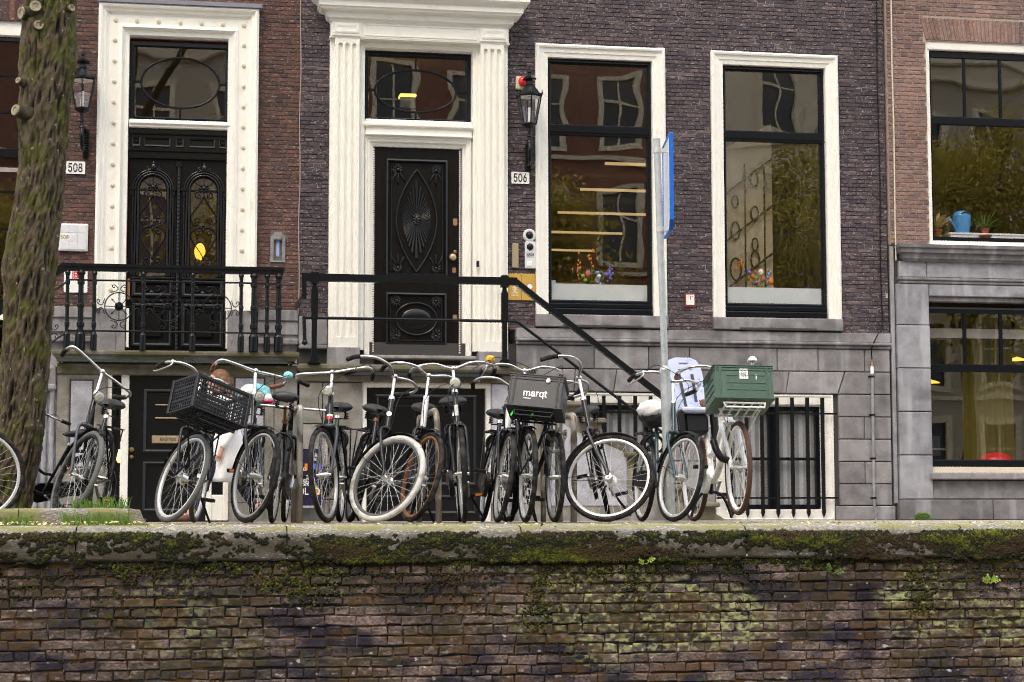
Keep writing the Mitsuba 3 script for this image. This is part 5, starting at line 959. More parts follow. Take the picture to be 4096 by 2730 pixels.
rg = np.random.default_rng(5); P = np.vstack([rg.normal(c, (.9, .9, .7), (520, 3)) for c in ((-2.6, -7, 9.6), (-.4, -6.4, 10.1), (1.0, -7.9, 9.4), (-1.2, -8.6, 10), (-3.2, -7.6, 8.9), (1.6, -7, 10.2))])
k = key_for(T1 + "__crown"); leafmass(P[P[:, 2] > 7.6], .06, rg, "m_crown", k)
def far_tree(x, y, h, seed, lab):
    r = np.random.default_rng(seed); k = thing("street_tree", lab, "tree", "trees across the canal"); b = MB().tube(curve([(x, y, -.1), (x + .1, y, h * .25), (x - .05, y, h * .42)], 10), np.linspace(.24, .16, 11), 9, u=(.3, .5)); part(k, "trunk", b, "m_bark"); cl = []
    for i in range(7):
        e = np.array([x + r.uniform(-2.6, 2.6), y + r.uniform(-1.6, 1.6), h * r.uniform(.62, .98)]); part(k, "limb", MB().tube(curve([(x - .05, y, h * .40), (x + (e[0] - x) * .45, y + (e[1] - y) * .4, h * .60), e], 10), np.linspace(.11, .03, 11), 7, u=(.3, .5)), "m_bark")
        for q in range(4): cl.append(r.normal(e + r.normal(0, .7, 3), (.55, .5, .45), (420, 3)))
        cl.append(r.normal(e * [1, 1, .62] + r.normal(0, .6, 3), (.7, .5, .6), (300, 3)))
    kk = key_for(k + "__crown"); leafmass(np.vstack(cl), .095, r, "m_crown", kk)
for i, (x, h) in enumerate(((-5.5, 10.5), (3.4, 11.5), (11.3, 10.0), (19.6, 11.5), (25.6, 13.5))): far_tree(x, -36.6, h, 60 + i, f"yellow-green street tree reflected in the windows, number {('one', 'two', 'three', 'four', 'five')[i]} from the left across the canal")
# houses across the canal: what the window panes reflect
def far_house(x0, x1, h, mm, trim, floors, lab, seed):
    k = thing("canal_house", lab, "house", "houses across the canal"); y = -42.0; r = np.random.default_rng(seed); W_ = x1 - x0; nb = max(2, int(W_ / 2.3)); holes = []; fh = (h - 1.6) / floors
    for f in range(floors):
        for b_ in range(nb):
            cx = x0 + W_ * (b_ + .5) / nb; holes.append((cx - .62, cx + .62, .9 + f * fh, .9 + f * fh + fh * .62))
    part(k, "wall", wall_mass(MB(), x0 + .02, x1 - .02, -.1, h, holes, y - .4, y), mm); part(k, "cornice", MB().cbox(x0, x1, y - .3, y + .5, h - .5, h + .1, .05).cbox(x0, x1, y - .2, y + .3, h - 1.0, h - .5, .05), trim)
    for f in range(1, floors): part(k, "string_course", MB().box(x0 + .03, x1 - .03, y - .1, y + .14, .35 + f * fh, .55 + f * fh), trim)
    for a, b_, c, d_ in holes:
        w_ = part(k, "window", MB().mould(a - .18, b_ + .18, c - .14, d_ + .2, [(0, y), (0, y + .09), (.19, y + .07), (.2, y - .1)], True).box((a + b_) / 2 - .035, (a + b_) / 2 + .035, y - .1, y - .03, c, d_).box(a, b_, y - .1, y - .03, c + (d_ - c) * .62 - .04, c + (d_ - c) * .62 + .04), trim); part(w_, "pane", MB().box(a, b_, y - .16, y - .12, c, d_), "m_farglass")
    part(k, "roof", MB().flat([(x0, y, h), (x1, y, h), (x1, y - 4, h + 3.2), (x0, y - 4, h + 3.2)], [[0, 1, 2, 3]]), "m_fargrey")
for i, (x0, x1, h, mm, tr2, fl, lab) in enumerate(((-22, -9, 15.5, "m_farbrick", "m_farstone", 4, "wide brick house across the canal, farthest left"), (-9, -2.2, 17, "m_farbrick", "m_farstone", 4, "narrow brick house across the canal, second from the left"), (-2.2, 6, 16.5, "m_fargrey", "m_farstone", 4, "grey stucco house with pale bands across the canal, opposite the doorways"), (6, 16.6, 17.5, "m_farbrick", "m_farstone", 4, "red brick house with pale trim reflected in the lantern-side window"), (16.6, 22.6, 18.5, "m_farstone", "m_farstone", 4, "pale stone house reflected in the right sash window"), (22.6, 30.5, 16.5, "m_fargrey", "m_farstone", 4, "grey house reflected in the right hand house's windows"), (30.5, 42, 17, "m_farbrick", "m_farstone", 4, "wide brick house across the canal, farthest right"))): far_house(x0, x1, h, mm, tr2, fl, lab, i)

# ---------------------------------------------------------------- bicycles
WR, WB = .345, 1.12
HA = math.radians(66); AX = np.array([-math.cos(HA), 0, math.sin(HA)]); FHUB = np.array([WB, 0, WR]); A0 = FHUB - np.array([.065 / math.sin(HA), 0, 0])
onax = lambda dz: A0 + AX * dz / math.sin(HA)
HBOT, HTOP, BAR0 = onax(.36), onax(.60), onax(.775); BB = np.array([.47, 0, .29]); SEATT = np.array([.25, 0, .80])
def bike(label, pose, o):
    x, y, yaw, lean, steer, lift, sc = pose
    S = rot(AX, steer); M = rotz(yaw) @ rot((1, 0, 0), lean) @ rot((0, 1, 0), -lift / WB)
    def raw(v, front): return (((v - A0) @ S.T + A0) if front else v) @ M.T * sc
    hub, rh = raw(FHUB[None], True)[0], raw(np.array([[0, 0, WR]]), False)[0]; nf, nr = M @ S @ [0, 1, 0], M @ [0, 1, 0]
    base = min(hub[2] - WR * sc * math.sqrt(1 - nf[2] ** 2), rh[2] - WR * sc * math.sqrt(1 - nr[2] ** 2)); off = np.array([x - hub[0], y - hub[1], -base + .030])
    F = lambda v: raw(np.asarray(v, float), True) + off
    B = lambda v: raw(np.asarray(v, float), False) + off
    k = thing("bicycle", label, "bicycle", "bicycles parked along the canal"); fr = o.get("frame", "m_bikeblack"); thick = o.get("thick", 1.0)
    def P(name, mb, m, fn=B, parent=None, lab=None): return part(parent or k, name, mb.tf(fn), m, lab)
    def wheel(name, c, fn, tyre, rim, n_sp=30):
        w = key_for(f"{k}__{name}"); ty = o.get("tyre_r", .0195); c = np.array(c)
        P("tyre", MB().tube(c + np.stack([(WR - ty) * np.cos(t48), 0 * t48, (WR - ty) * np.sin(t48)], 1), ty, 9, closed=True), tyre, fn, w)
        rr = WR - 2 * ty; pr = [(rr + .004, -.013), (rr - .009, -.014), (rr - .017, -.006), (rr - .017, .006), (rr - .009, .014), (rr + .004, .013)]
        P("rim", MB().lathe(pr, 48, c, (0, 1, 0)), rim, fn, w)
        P("hub", MB().lathe([(0, -.055), (.012, -.055), (.012, -.035), (.025, -.033), (.025, -.028), (o.get("hub_r", .018), -.024), (o.get("hub_r", .018), .024), (.025, .028), (.025, .033), (.012, .035), (.012, .055), (0, .055)], 14, c, (0, 1, 0)), "m_chrome", fn, w)
        s = MB()
        for q in range(n_sp):
            a = q * 2 * PI / n_sp + .05; sd = 1 if q % 2 else -1; da = .62 * (1 if (q // 2) % 2 else -1)
            s.tube([c + [.028 * math.cos(a + da), sd * .029, .028 * math.sin(a + da)], c + [(rr - .018) * math.cos(a), sd * .003, (rr - .018) * math.sin(a)]], .0012, 4, cap=False)
        kk = P("spokes", s, o.get("spoke", "m_alu"), fn, w); labels[kk] = {"kind": "stuff"}
    t48 = np.arange(48) * 2 * PI / 48
    wheel("front_wheel", FHUB, F, o.get("ftyre", "m_rubber"), o.get("frim", "m_alu")); wheel("rear_wheel", (0, 0, WR), B, o.get("rtyre", o.get("ftyre", "m_rubber")), o.get("rrim", o.get("frim", "m_alu")))
    # frame
    r = .016 * thick
    low = o.get("low", True); f = MB().tube([HBOT + (HTOP - HBOT) * -.05, HTOP], .020 * thick, 10).tube([BB, SEATT], .016 * thick, 10)
    if low: f.tube(curve([HBOT + (HTOP - HBOT) * .25, (.80, 0, .56), (.62, 0, .36), BB], 18), r * 1.15, 10).tube(curve([HBOT + (HTOP - HBOT) * .75, (.72, 0, .70), (.52, 0, .52), (.40, 0, .49)], 16), r * .9, 8)
    else: f.tube([HBOT + (HTOP - HBOT) * .2, BB], r * 1.1, 10).tube([HTOP - AX * .04, SEATT + (.0, 0, -.05)], r, 8)
    for s in (-1, 1): f.tube([BB + (0, s * .035, 0), (0, s * .062, WR)], .010, 7).tube([(.275, s * .02, .73), (0, s * .062, WR)], .008, 7)
    f.lathe([(.022, -.04), (.022, .04)], 12, BB, (0, 1, 0)); P("frame", f, fr)
    f = MB()
    for s in (-1, 1): f.tube(curve([HBOT + (0, s * .02, .0), HBOT + (0.0, s * .056, -.03), FHUB * .5 + HBOT * .5 + (-.012, s * .056, 0), FHUB + (-.02, s * .054, .05), FHUB + (0, s * .054, 0)], 16), .0125 * thick, 8)
    P("fork", f.sph(HBOT, (.03, .05, .022), 8), o.get("fork", fr), F)
    up = o.get("bar_dz", 0.0); BARC = BAR0 + AX * up
    P("stem", MB().tube([HTOP, BARC], .0125, 8).lathe([(.024, -.012), (.024, .012)], 10, HTOP, AX).sph(BARC, (.028, .022, .022), 8), o.get("stem", "m_chrome"), F)
    if o.get("headset"): P("head_collar", MB().tube([HBOT + AX * .01, HTOP], .023, 10), o["headset"])
    br = rot((1, 0, 0), o.get("bar_roll", 0)) @ rot((0, 1, 0), o.get("bar_pitch", 0))
    if o.get("bar") == "flat": c = np.array([(-.09, -.29, -.13), (-.06, -.295, -.06), (-.01, -.29, .0), (0, 0, .0), (-.01, .29, .0), (-.06, .295, -.06), (-.09, .29, -.13)]); gi = [(0, 2), (4, 6)]
    elif o.get("bar") == "straight": c = np.array([(-.20, -.25, -.06), (-.10, -.285, -.03), (-.02, -.275, .01), (.0, -.15, .008), (0, 0, 0), (.0, .15, .008), (-.02, .275, .01), (-.10, .285, -.03), (-.20, .25, -.06)])
    else: c = np.array([(-.235, -.265, -.045), (-.12, -.28, -.01), (-.0, -.235, .025), (.035, -.12, .035), (0, 0, 0), (.035, .12, .035), (0, .235, .025), (-.12, .28, -.01), (-.235, .265, -.045)])
    c = c * [1, o.get("bar_w", 1), 1] @ br.T + BARC
    path = curve(c, 48) if o.get("bar") != "flat" else c
    P("handlebar", MB().tube(path, .0115, 8), o.get("bar_m", "m_chrome"), F)
    for e in (path[:8] if o.get("bar") != "flat" else path[:3], path[-8:] if o.get("bar") != "flat" else path[-3:]): P("grip", MB().tube(e, .0175, 9), o.get("grip", "m_rubber"), F)
    if o.get("lever", True) and o.get("bar") != "flat":
        l = MB(); q = path[10]; e2 = path[3]; l.tube(curve([q + (0.02, 0, 0), q + (.045, -.02, -.035), e2 + (.05, -.02, -.055), e2 + (-.04, -.01, -.06)], 12), .006, 6).sph(q + (.01, 0, 0), (.022, .018, .02), 6)
        P("brake_lever", l, "m_alu", F)
        P("brake_cable", MB().tube(curve([path[11], path[11] + (.12, .05, .06), BARC + (.16, .06, -.02), HTOP + (.06, .02, -.05), HBOT + (.05, .02, .02)], 20), .0028, 5), "m_plastic", F)
    if o.get("bar") != "flat": P("cable", MB().tube(curve([path[-9], path[-9] + (.09, -.03, .05), HTOP + (.12, -.04, .02), HBOT + (.06, -.03, .0), HBOT + (.03, -.06, -.12)], 20), .0032, 5), "m_plastic", F)
    if o.get("bell"):
        q = path[-12] if o.get("bell_side", 1) > 0 else path[11]; n_ = np.array([0, 0, 1.0]); P("bell", MB().lathe([(.0, -.005), (.031, -.004), (.036, .008), (.034, .026), (.022, .040), (0, .045)], 16, q + (0, 0, .022), n_).tube([q, q + (0, 0, .024)], .008, 6), o["bell"], F)
    if o.get("lamp", True):
        q = HTOP + np.array([.085, 0, -.02 + o.get("lamp_dz", 0)]); h = P("headlight", MB().lathe([(0, -.055), (.02, -.05), (.036, -.03), (.041, 0), (.041, .012)], 16, q, (1, 0, -.05)).tube([q + (-.05, 0, 0), HTOP + (0, 0, -.02)], .008, 6), o.get("lamp_m", "m_chrome"), F)
        P("lens", MB().lathe([(.039, .010), (.026, .018), (0, .020)], 16, q, (1, 0, -.05)).sph(q + (.012, 0, 0), (.012, .012, .012), 6), "m_lens", F, h)
    sz = o.get("saddle_z", .93); sx = .21 - (sz - .8) * .42
    P("seat_post", MB().tube([SEATT, (sx + .03, 0, sz - .06)], .0125, 8).lathe([(.021, -.012), (.021, .012)], 10, SEATT, (-.4, 0, .9)), o.get("post", "m_chrome"))
    u_ = np.linspace(0, 1, 12); th = np.linspace(0, 2 * PI, 15)[:-1]; G = []
    for q in u_:
        wd = (.108 * math.sqrt(max(0, 1 - ((q - .22) / .30) ** 2)) if q < .30 else .022 + .073 * max(0, 1 - (q - .30) / .42) ** 1.6) + .002; hh = .048 * (1 - .45 * q) * math.sqrt(max(.05, 1 - (2 * q - 1) ** 8))
        G.append([(sx - .11 + .28 * q, wd * math.cos(t), sz + .018 * (1 - q) + hh * math.sin(t) * (1.0 if math.sin(t) > 0 else .9)) for t in th])
    sd = P("saddle", MB().grid(G, closed=True).sph((sx - .10, 0, sz + .012), (.02, .088, .036), 8), o.get("saddle", "m_saddle"))
    sp = MB()
    for s in (-1, 1): sp.tube([(sx - .07 + .017 * math.cos(t * 4 * 2 * PI), s * .055 + .017 * math.sin(t * 4 * 2 * PI), sz - .075 + .055 * t) for t in np.linspace(0, 1, 30)], .0038, 4).tube([(sx - .07, s * .05, sz - .075), (sx + .03, 0, sz - .075)], .005, 5)
    P("spring", sp, "m_iron", B, sd)
    if o.get("mud", True):
        for nm, c_, a0, a1, fn in (("front_mudguard", FHUB, 68, 175 if not o.get("longmud") else 205, F), ("rear_mudguard", np.array([0, 0, WR]), 5, 195, B)):
            t_ = np.radians(np.linspace(a0, a1, 26)); s_ = np.linspace(-1, 1, 7)
            P(nm, MB().grid([[(c_[0] + (WR + .022 - .012 * q * q) * math.cos(a), c_[1] + .027 * q, c_[2] + (WR + .022 - .012 * q * q) * math.sin(a)) for q in s_] for a in t_]), o.get("mud_m", fr), fn)
            st = MB(); a = t_[-4] if nm[0] == "f" else t_[-8]
            for s in (-1, 1): st.tube([c_ + (0, s * .05, 0), c_ + np.array([(WR + .015) * math.cos(a), s * .028, (WR + .015) * math.sin(a)])], .0028, 4)
            P("mudguard_stay", st, "m_iron", fn)
    # drive
    g = np.linspace(0, 2 * PI, 28); cc = [(BB[0] + .095 * math.cos(a) if math.cos(a) > 0 else .0 + .055 * math.cos(a), -(.05), (BB[2] if math.cos(a) > 0 else WR) + (.095 if math.cos(a) > 0 else .055) * math.sin(a)) for a in g]
    P("chain_case", MB().prism(Polygon([(a, c_) for a, _, c_ in cc]).buffer(.005), -.075, -.045), o.get("case", "m_plastic"))
    ca = o.get("crank", .6); d_ = np.array([math.cos(ca), 0, math.sin(ca)]) * .165; cr = P("crank", MB().bar(BB + (0, -.085, 0), BB + d_ + (0, -.09, 0), .012, .02, (0, 1, 0)).bar(BB + (0, .06, 0), BB - d_ + (0, .07, 0), .012, .02, (0, 1, 0)).tube([BB + (0, -.092, 0), BB + (0, .072, 0)], .011, 8), "m_alu")
    for s, e in ((-1, BB + d_), (1, BB - d_)):
        pd = P("pedal", MB().cbox(e[0] - .045, e[0] + .045, *sorted((e[1] + s * .09, e[1] + s * .185)), e[2] - .014, e[2] + .014, .004), "m_plastic", B, cr); o.get("refl") and P("reflector", MB().box(e[0] + .044, e[0] + .048, *sorted((e[1] + s * .115, e[1] + s * .165)), e[2] - .008, e[2] + .008), "m_orange", B, pd)
    if o.get("rack", True):
        rk = MB(); zt = .735
        for s in (-1, -.33, .33, 1): rk.tube([(.20, s * .05, zt), (-.24, s * .065, zt)], .006, 6)
        for q in (.2, .05, -.1, -.24): rk.tube([(q, -.065, zt), (q, .065, zt)], .006, 6)
        for s in (-1, 1): rk.tube([(-.16, s * .068, zt), (0, s * .072, WR)], .006, 6)
        P("rear_rack", rk, o.get("rack_m", "m_iron"))
        if o.get("tail"): P("tail_light", MB().cbox(-.30, -.265, -.03, .03, .68, .71, .006), "m_red")
    if o.get("stand", True): P("kickstand", MB().tube([BB + (-.12, .05, -.03), BB + (-.20, .17, -.275)], .009, 6), "m_iron")
    if o.get("lock", True): P("ring_lock", MB().tube([(.225 + .06 * math.cos(a) * .3, .075 * math.cos(a), .63 + .075 * math.sin(a)) for a in np.linspace(-.9, PI + .9, 18)], .013, 6), "m_plastic")
    return k, F, B
BK = {}
def add(n, label, pose, **o): BK[n] = bike(label, pose, o)
add("B0", "bicycle cut off by the left edge, only a silver wheel showing before the tree trunk", [-1.402, -8.05, .16, 0, 0, 0, 1.026], frim="m_alulight", lock=False)
add("B1", "black bicycle with a big chrome headlight leaning in the grassy tree bed", [-.6785, -8.1544, -1.7155, -.163, .5925, .002, 1.0289], ftyre="m_rubbergrey", frim="m_rubber", refl=True, saddle_z=.89, fork="m_bikegrey", bar="straight", bar_dz=-.01, bar_roll=-.25, lever=False)
add("B1b", "low black bicycle with a silver seat post behind the chrome headlight bicycle, beside the tree", [-1.42, -7.1, 3.75, -.26, .3, 0, .80], post="m_alulight", saddle_z=.90, lamp=False, lever=False)
add("B2", "black bicycle with grey tyres carrying the black mesh crate on its front rack", [.0705, -8.1395, -1.7365, -.1447, .6444, 0, 1.002], ftyre="m_rubbergrey", frim="m_alulight", lamp=False, hub_r=.045, saddle_z=.88, bar_dz=-.02)
add("B3", "black bicycle with brown grips and a turquoise bell right of the mesh crate", [.5981, -8.1542, -1.6251, -.0242, .5108, 0, 1.0258], grip="m_leather", bar="straight", refl=True, bell="m_turq", fork="m_bikegrey", saddle_z=.90, lever=False)
add("B4", "narrow black bicycle seen from behind with a rusty seat post and flat silver handlebar", [.8967, -8.1295 + 1.05, 1.4316, .0903, .02, 0, .9531], post="m_rust", bar="flat", bar_dz=-.20, lamp=False, rack=False, saddle_z=.97, mud=False, low=False, bar_m="m_alu")
add("B5", "black bicycle with a round chrome headlight standing in front of the dark poster", [1.099, -8.154, -1.7473, .0003, -.2064, .001, 1.0285], bar="straight", saddle_z=.87, bar_dz=-.01, lever=False, fork="m_bikegrey", lamp_dz=.04)
add("B6", "dark bicycle with fat white front tyre turned towards the canal", [1.5681, -8.1514, -1.5126, -.2082, .6686, 0, 1.0212], ftyre="m_tyrewhite", rtyre="m_rubber", frim="m_rubbergrey", rrim="m_rubbergrey", tyre_r=.0225, saddle_z=.88, post="m_rust", lamp=False, bar_w=1.1, lever=False, spoke="m_white")
add("B7", "bicycle with a silver head tube and rusty rim behind the white tyre", [1.8282, -8.10, -1.6889, -.1076, .4112, 0, 1.0156], headset="m_alulight", frim="m_rust", saddle_z=.89, lamp=False, lever=False, bar_w=1.1)
add("B8", "black bicycle facing the canal head-on with a yellow bell", [2.1233, -8.1709, -1.6917, .0653, .0332, 0, 1.06], refl=True, bell="m_yellow", saddle_z=.90, bar_dz=.0, lever=False, bar_w=1.12, lamp_dz=.08)
add("B9", "black bicycle with white lettering on its tube left of the lettered black crate", [2.4516, -8.1392, -1.6267, -.1426, .0386, 0, .999], saddle_z=.86, bar_dz=-.06, lamp=False, lever=False, headset="m_bikegrey", hub_r=.04)
add("B10", "black bicycle carrying the lettered black crate on its front rack", [2.6283, -8.1533, -1.646, -.032, .0626, 0, 1.0244], lamp=False, frim="m_alulight", saddle_z=.88, bar_dz=.03, bar_w=1.1)
add("B11b", "black bicycle chained to a steel post behind the big turned wheel", [2.87, -8.0, -1.42, -.10, -.18, 0, 1.0], saddle_z=.86, bar_dz=-.05, bell="m_magenta", bell_side=-1, mud_m="m_bikegrey", lever=False, lamp=False)
add("B11", "black bicycle with white rims and rusty fork, its front wheel turned fully sideways", [3.2512, -8.157, -1.7996, .2051, 1.4208, 0, 1.0251], frim="m_alulight", saddle_z=.88, fork="m_bikegrey", bar_roll=-.16, lever=False, lamp=False, mud_m="m_bikegrey", longmud=True, hub_r=.03)
add("B13", "teal bicycle with a white rain cover on its saddle", [3.8147, -8.1328, -1.5857, -.0854, .2748, .001, .9892], frame="m_biketeal", frim="m_alulight", saddle_z=.88, saddle="m_cloth", lamp=False, mud_m="m_plastic", hub_r=.03)
add("B14", "white bicycle with brown tyres, a child seat and a green crate", [4.2652, -8.1656, -1.5541, -.0315, -.0587, .05, 1.0486], frame="m_bikewhite", ftyre="m_tyrebrown", frim="m_white", thick=1.45, saddle="m_leather", saddle_z=.90, grip="m_leather", lever=False, lamp=False, spoke="m_white", rack_m="m_bikewhite", case="m_bikewhite", mud=False, stand=False, bar_dz=-.02, bar_w=1.15, lock=False)
# extras on single bicycles
k, F, B = BK["B5"]; part(k, "tape", MB().tube([HBOT + AX * .05, HBOT + AX * .075], .0225, 10).tf(B), "m_red"); part(k, "tape", MB().tube([HBOT + AX * .075, HBOT + AX * .09], .0225, 10).tf(B), "m_white")
k, F, B = BK["B6"]; part(k, "head_badge", MB().lathe([(.020, .022), (.020, .026), (.011, .026), (.011, .024), (0, .024)], 16, HBOT + AX * .12, (.9, -.3, .35)).tf(B), "m_white")
k, F, B = BK["B8"]; part(k, "sticker", MB().cbox(HBOT[0] - .03, HBOT[0] + .0, -.013, .013, HBOT[2] + .06, HBOT[2] + .14, .004).tf(B), "m_white")
k, F, B = BK["B9"]; part(k, "tube_lettering", MB().tube([HBOT + AX * .02, HBOT + AX * .20], .0245, 10).tf(B), "m_alulight")
k, F, B = BK["B11"]; part(k, "dynamo_disc", MB().lathe([(.0, .05), (.043, .05), (.048, .062), (.043, .074), (0, .074)], 18, FHUB, (0, 1, 0)).tf(F), "m_white"); part(k, "fork_rust", MB().tube([HBOT + (0, .0, -.015), HBOT + (0, 0, .02)], .027, 10).tf(F), "m_rust")
k, F, B = BK["B14"]; part(k, "headlight", MB().lathe([(0, -.04), (.03, -.03), (.043, 0), (.043, .012), (.03, .02), (0, .02)], 16, (FHUB[0] + .10, .16, .80), (1, 0, 0)).tf(F), "m_lens")
part(k, "bell", MB().tube([(4.453, -7.95, 1.05), (4.453, -7.95, 1.275)], .010, 8).lathe([(0, -.008), (.036, -.006), (.042, .008), (.038, .026), (.024, .040), (0, .046)], 18, (4.453, -7.95, 1.28)), "m_chrome")
part(k, "double_stand", MB().tube(curve([BB + (-.02, -.16, -.275), BB + (-.03, -.12, -.16), BB + (-.03, -.06, -.09), BB + (-.03, .06, -.09), BB + (-.03, .12, -.16), BB + (-.02, .16, -.275)], 24), .011, 7).tube([BB + (-.03, 0, -.02), BB + (-.03, 0, -.1)], .016, 7).tf(B), "m_iron")
solo("frame_lock", MB().tube(curve([(4.10, -8.06, .66), (4.115, -8.10, .58), (4.15, -8.12, .52), (4.21, -8.12, .50), (4.235, -8.08, .47)], 14), .028, 9), "m_plastic", "black fabric covered lock hanging on the white bicycle's frame", "lock")
sc_ = MB().sph((.0, 0, 0), (.12, .12, .075), 26)
for n_, c_, m_, lab in (("saddle_cover", (.612, -7.62, 1.005), "m_turq", "turquoise and white rain cover pulled over the saddle behind the turquoise bell"), ("saddle_cover", (3.80, -7.35, .925), "m_cloth", "crumpled white cover over the saddle of the teal bicycle")):
    v, f, u = sc_.arr(); v = v * (1 + .55 * (meshkit.fbm(v * 30 + c_[0], 3, 4) - .5)[:, None]) * [1, 1, 1.1] + c_; kk = thing(n_, lab, "saddle cover"); put(key_for(kk + "__fabric"), (v, f, u), m_)
    if m_ == "m_cloth": lo_ = MB().sph((0, 0, 0), (.115, .115, .085), 24).arr(); part(kk, "dark_hem", (lo_[0] * (1 + .6 * (meshkit.fbm(lo_[0] * 28 + 3, 3, 8) - .5)[:, None]) + [c_[0] + .02, c_[1], c_[2] - .055], lo_[1], lo_[2]), "m_saddle")
    if m_ == "m_turq": part(kk, "white_panel", MB().sph((c_[0] - .045, c_[1] - .035, c_[2] + .015), (.075, .09, .066), 10).sph((c_[0] + .08, c_[1] - .06, c_[2] - .03), (.055, .05, .04), 8), "m_white"); part(kk, "pink_edge", MB().sph((c_[0] + .09, c_[1] - .07, c_[2] - .055), (.05, .05, .02), 8), "m_magenta")
# chain on the post
ck = MB(); cp = curve([(2.81, -7.99, .60), (2.86, -7.96, .57), (2.93, -7.92, .60), (2.97, -7.90, .72), (2.92, -7.93, .70), (2.85, -7.97, .66), (2.81, -8.0, .69)], 60)
for q in range(0, len(cp) - 2, 2):
    d_ = cp[q + 2] - cp[q]; d_ /= np.linalg.norm(d_); s_ = np.cross(d_, [0, 1, 0] if q % 4 else [0, 0, 1]); s_ /= np.linalg.norm(s_); c_ = (cp[q] + cp[q + 2]) / 2
    ck.tube([c_ + d_ * .019 * math.cos(t) + s_ * .012 * math.sin(t) for t in np.arange(10) * 2 * PI / 10], .0045, 5, closed=True)
solo("lock_chain", ck, "m_steelworn", "heavy steel chain slung from the bicycle to the post beside the lettered crate", "chain")
# crates
def box_frame(c, e, yx=None):
    a, b_, c2 = np.radians(e); Rm = rotz(a) @ rot((0, 1, 0), b_) @ rot((1, 0, 0), c2); return lambda v: np.asarray(v, float) @ Rm.T + np.asarray(c, float)
def front_rack(k, G, dims, F, m):
    hx, hy, hz = np.array(dims) / 2; z = -hz - .022; mb = MB(); g = []
    for q in np.linspace(-.8, .8, 5): g.append([(q * hx * .75, -hy * .85, z), (q * hx * .75, hy * .85, z)])
    g += [[(-hx * .75, s * hy * .85, z), (hx * .75, s * hy * .85, z)] for s in (-1, 0, 1)]
    for a in g: mb.tube(G(np.array(a)), .008, 7)
    lo = MB().tube(G(np.array([(-hx * .72, -hy * .85, z), (-hx * .68, -hy * .95, z - .04), (hx * .68, -hy * .95, z - .04), (hx * .72, -hy * .85, z)])), .008, 7); mb.V += lo.V; mb.F += [f + mb.n for f in lo.F]; mb.U += lo.U; mb.n += lo.n
    for s in (-1, 1): mb.tube(np.vstack([G(np.array([(s * hx * -.7, 0, z)])), F((FHUB + (0, s * .065, 0))[None])]), .007, 6)
    part(k, "front_rack", mb, m)
def mesh_crate(G, dims, lab):
    k = thing("crate", lab, "crate"); hx, hy, hz = np.array(dims) / 2
    b = MB()
    for z, h_, o_ in ((hz - .012, .024, .006), (-hz + .008, .016, 0)):
        for s in (-1, 1): b.cbox(-hx - o_, hx + o_, s * hy - .008, s * hy + .008, z - h_ / 2, z + h_ / 2, .003).cbox(s * hx - .008, s * hx + .008, -hy, hy, z - h_ / 2, z + h_ / 2, .003)
    for sx in (-1, 1):
        for sy in (-1, 1): b.cbox(sx * hx - .014, sx * hx + .014, sy * hy - .014, sy * hy + .014, -hz, hz, .004)
    part(k, "rim", b.tf(G), "m_plastic"); b = MB()
    for s in (-1, 1):
        for q in np.linspace(-hx, hx, 17)[1:-1]: b.box(q - .0035, q + .0035, s * hy - .003, s * hy + .003, -hz, hz)
        for q in np.linspace(-hy, hy, 12)[1:-1]: b.box(s * hx - .003, s * hx + .003, q - .0035, q + .0035, -hz, hz)
        for i_, z in enumerate(np.linspace(-hz, hz, 10)[1:-1]): t_ = .008 if i_ in (2, 5) else .003; b.box(-hx, hx, s * hy - .004, s * hy + .004, z - t_, z + t_).box(s * hx - .004, s * hx + .004, -hy, hy, z - t_, z + t_)
    labels[part(k, "lattice", b.tf(G), "m_plastic")] = {"kind": "stuff"}
    b = MB()
    for q in np.linspace(-hx, hx, 22): b.box(q - .003, q + .003, -hy, hy, -hz, -hz + .006)
    for q in np.linspace(-hy, hy, 16): b.box(-hx, hx, q - .003, q + .003, -hz, -hz + .006)
    part(k, "bottom", b.tf(G), "m_plastic"); return k
def solid_crate(G, dims, m, lab, kind):
    k = thing("crate", lab, "crate"); hx, hy, hz = np.array(dims) / 2; t = .006; b = MB()
    for s in (-1, 1): b.cbox(-hx, hx, s * hy - t, s * hy + t, -hz, hz, .003).cbox(s * hx - t, s * hx + t, -hy, hy, -hz, hz, .003)
    part(k, "box", b.box(-hx, hx, -hy, hy, -hz, -hz + .008).tf(G), m); b = MB()
    for z in (hz - .006, hz - .022, hz - .044, -hz + .006):
        for s in (-1, 1): b.cbox(-hx - .012, hx + .012, s * (hy + .005) - .008, s * (hy + .005) + .008, z - .004, z + .004, .002).cbox(s * (hx + .005) - .008, s * (hx + .005) + .008, -hy, hy, z - .004, z + .004, .002)
    for x_ in (-.97, -.84, -.80, .80, .84, .97): b.cbox(x_ * hx - .004, x_ * hx + .004, -hy - .014, -hy, -hz, hz - .02, .002)
    if kind == "slats":
        for z in (hz - .085, hz - .145, hz - .20): b.cbox(-.62 * hx, .75 * hx, -hy - .012, -hy, z - .004, z + .004, .002)
        for q in np.linspace(-.60, .73, 20): b.box(q * hx - .002, q * hx + .002, -hy - .010, -hy, -hz + .01, hz - .088)
        for z in (hz - .10, hz - .15, hz - .2): b.cbox(-hx - .012, -hx, -hy * .8, hy * .8, z - .005, z + .005, .002)
    part(k, "rib", b.tf(G), m); part(k, "handle_hole", MB().box(-hx - .0075, -hx - .005, -.06, .06, hz - .09, hz - .055).tf(G), "m_ink")
    return k
G2, D2 = box_frame((.257, -8.32, .891), (31.3, 17.2, -8.3)), (.457, .305, .262); mesh_crate(G2, D2, "black plastic mesh crate tilted on the front rack of the grey tyred bicycle"); front_rack(BK["B2"][0], G2, D2, BK["B2"][1], "m_iron")
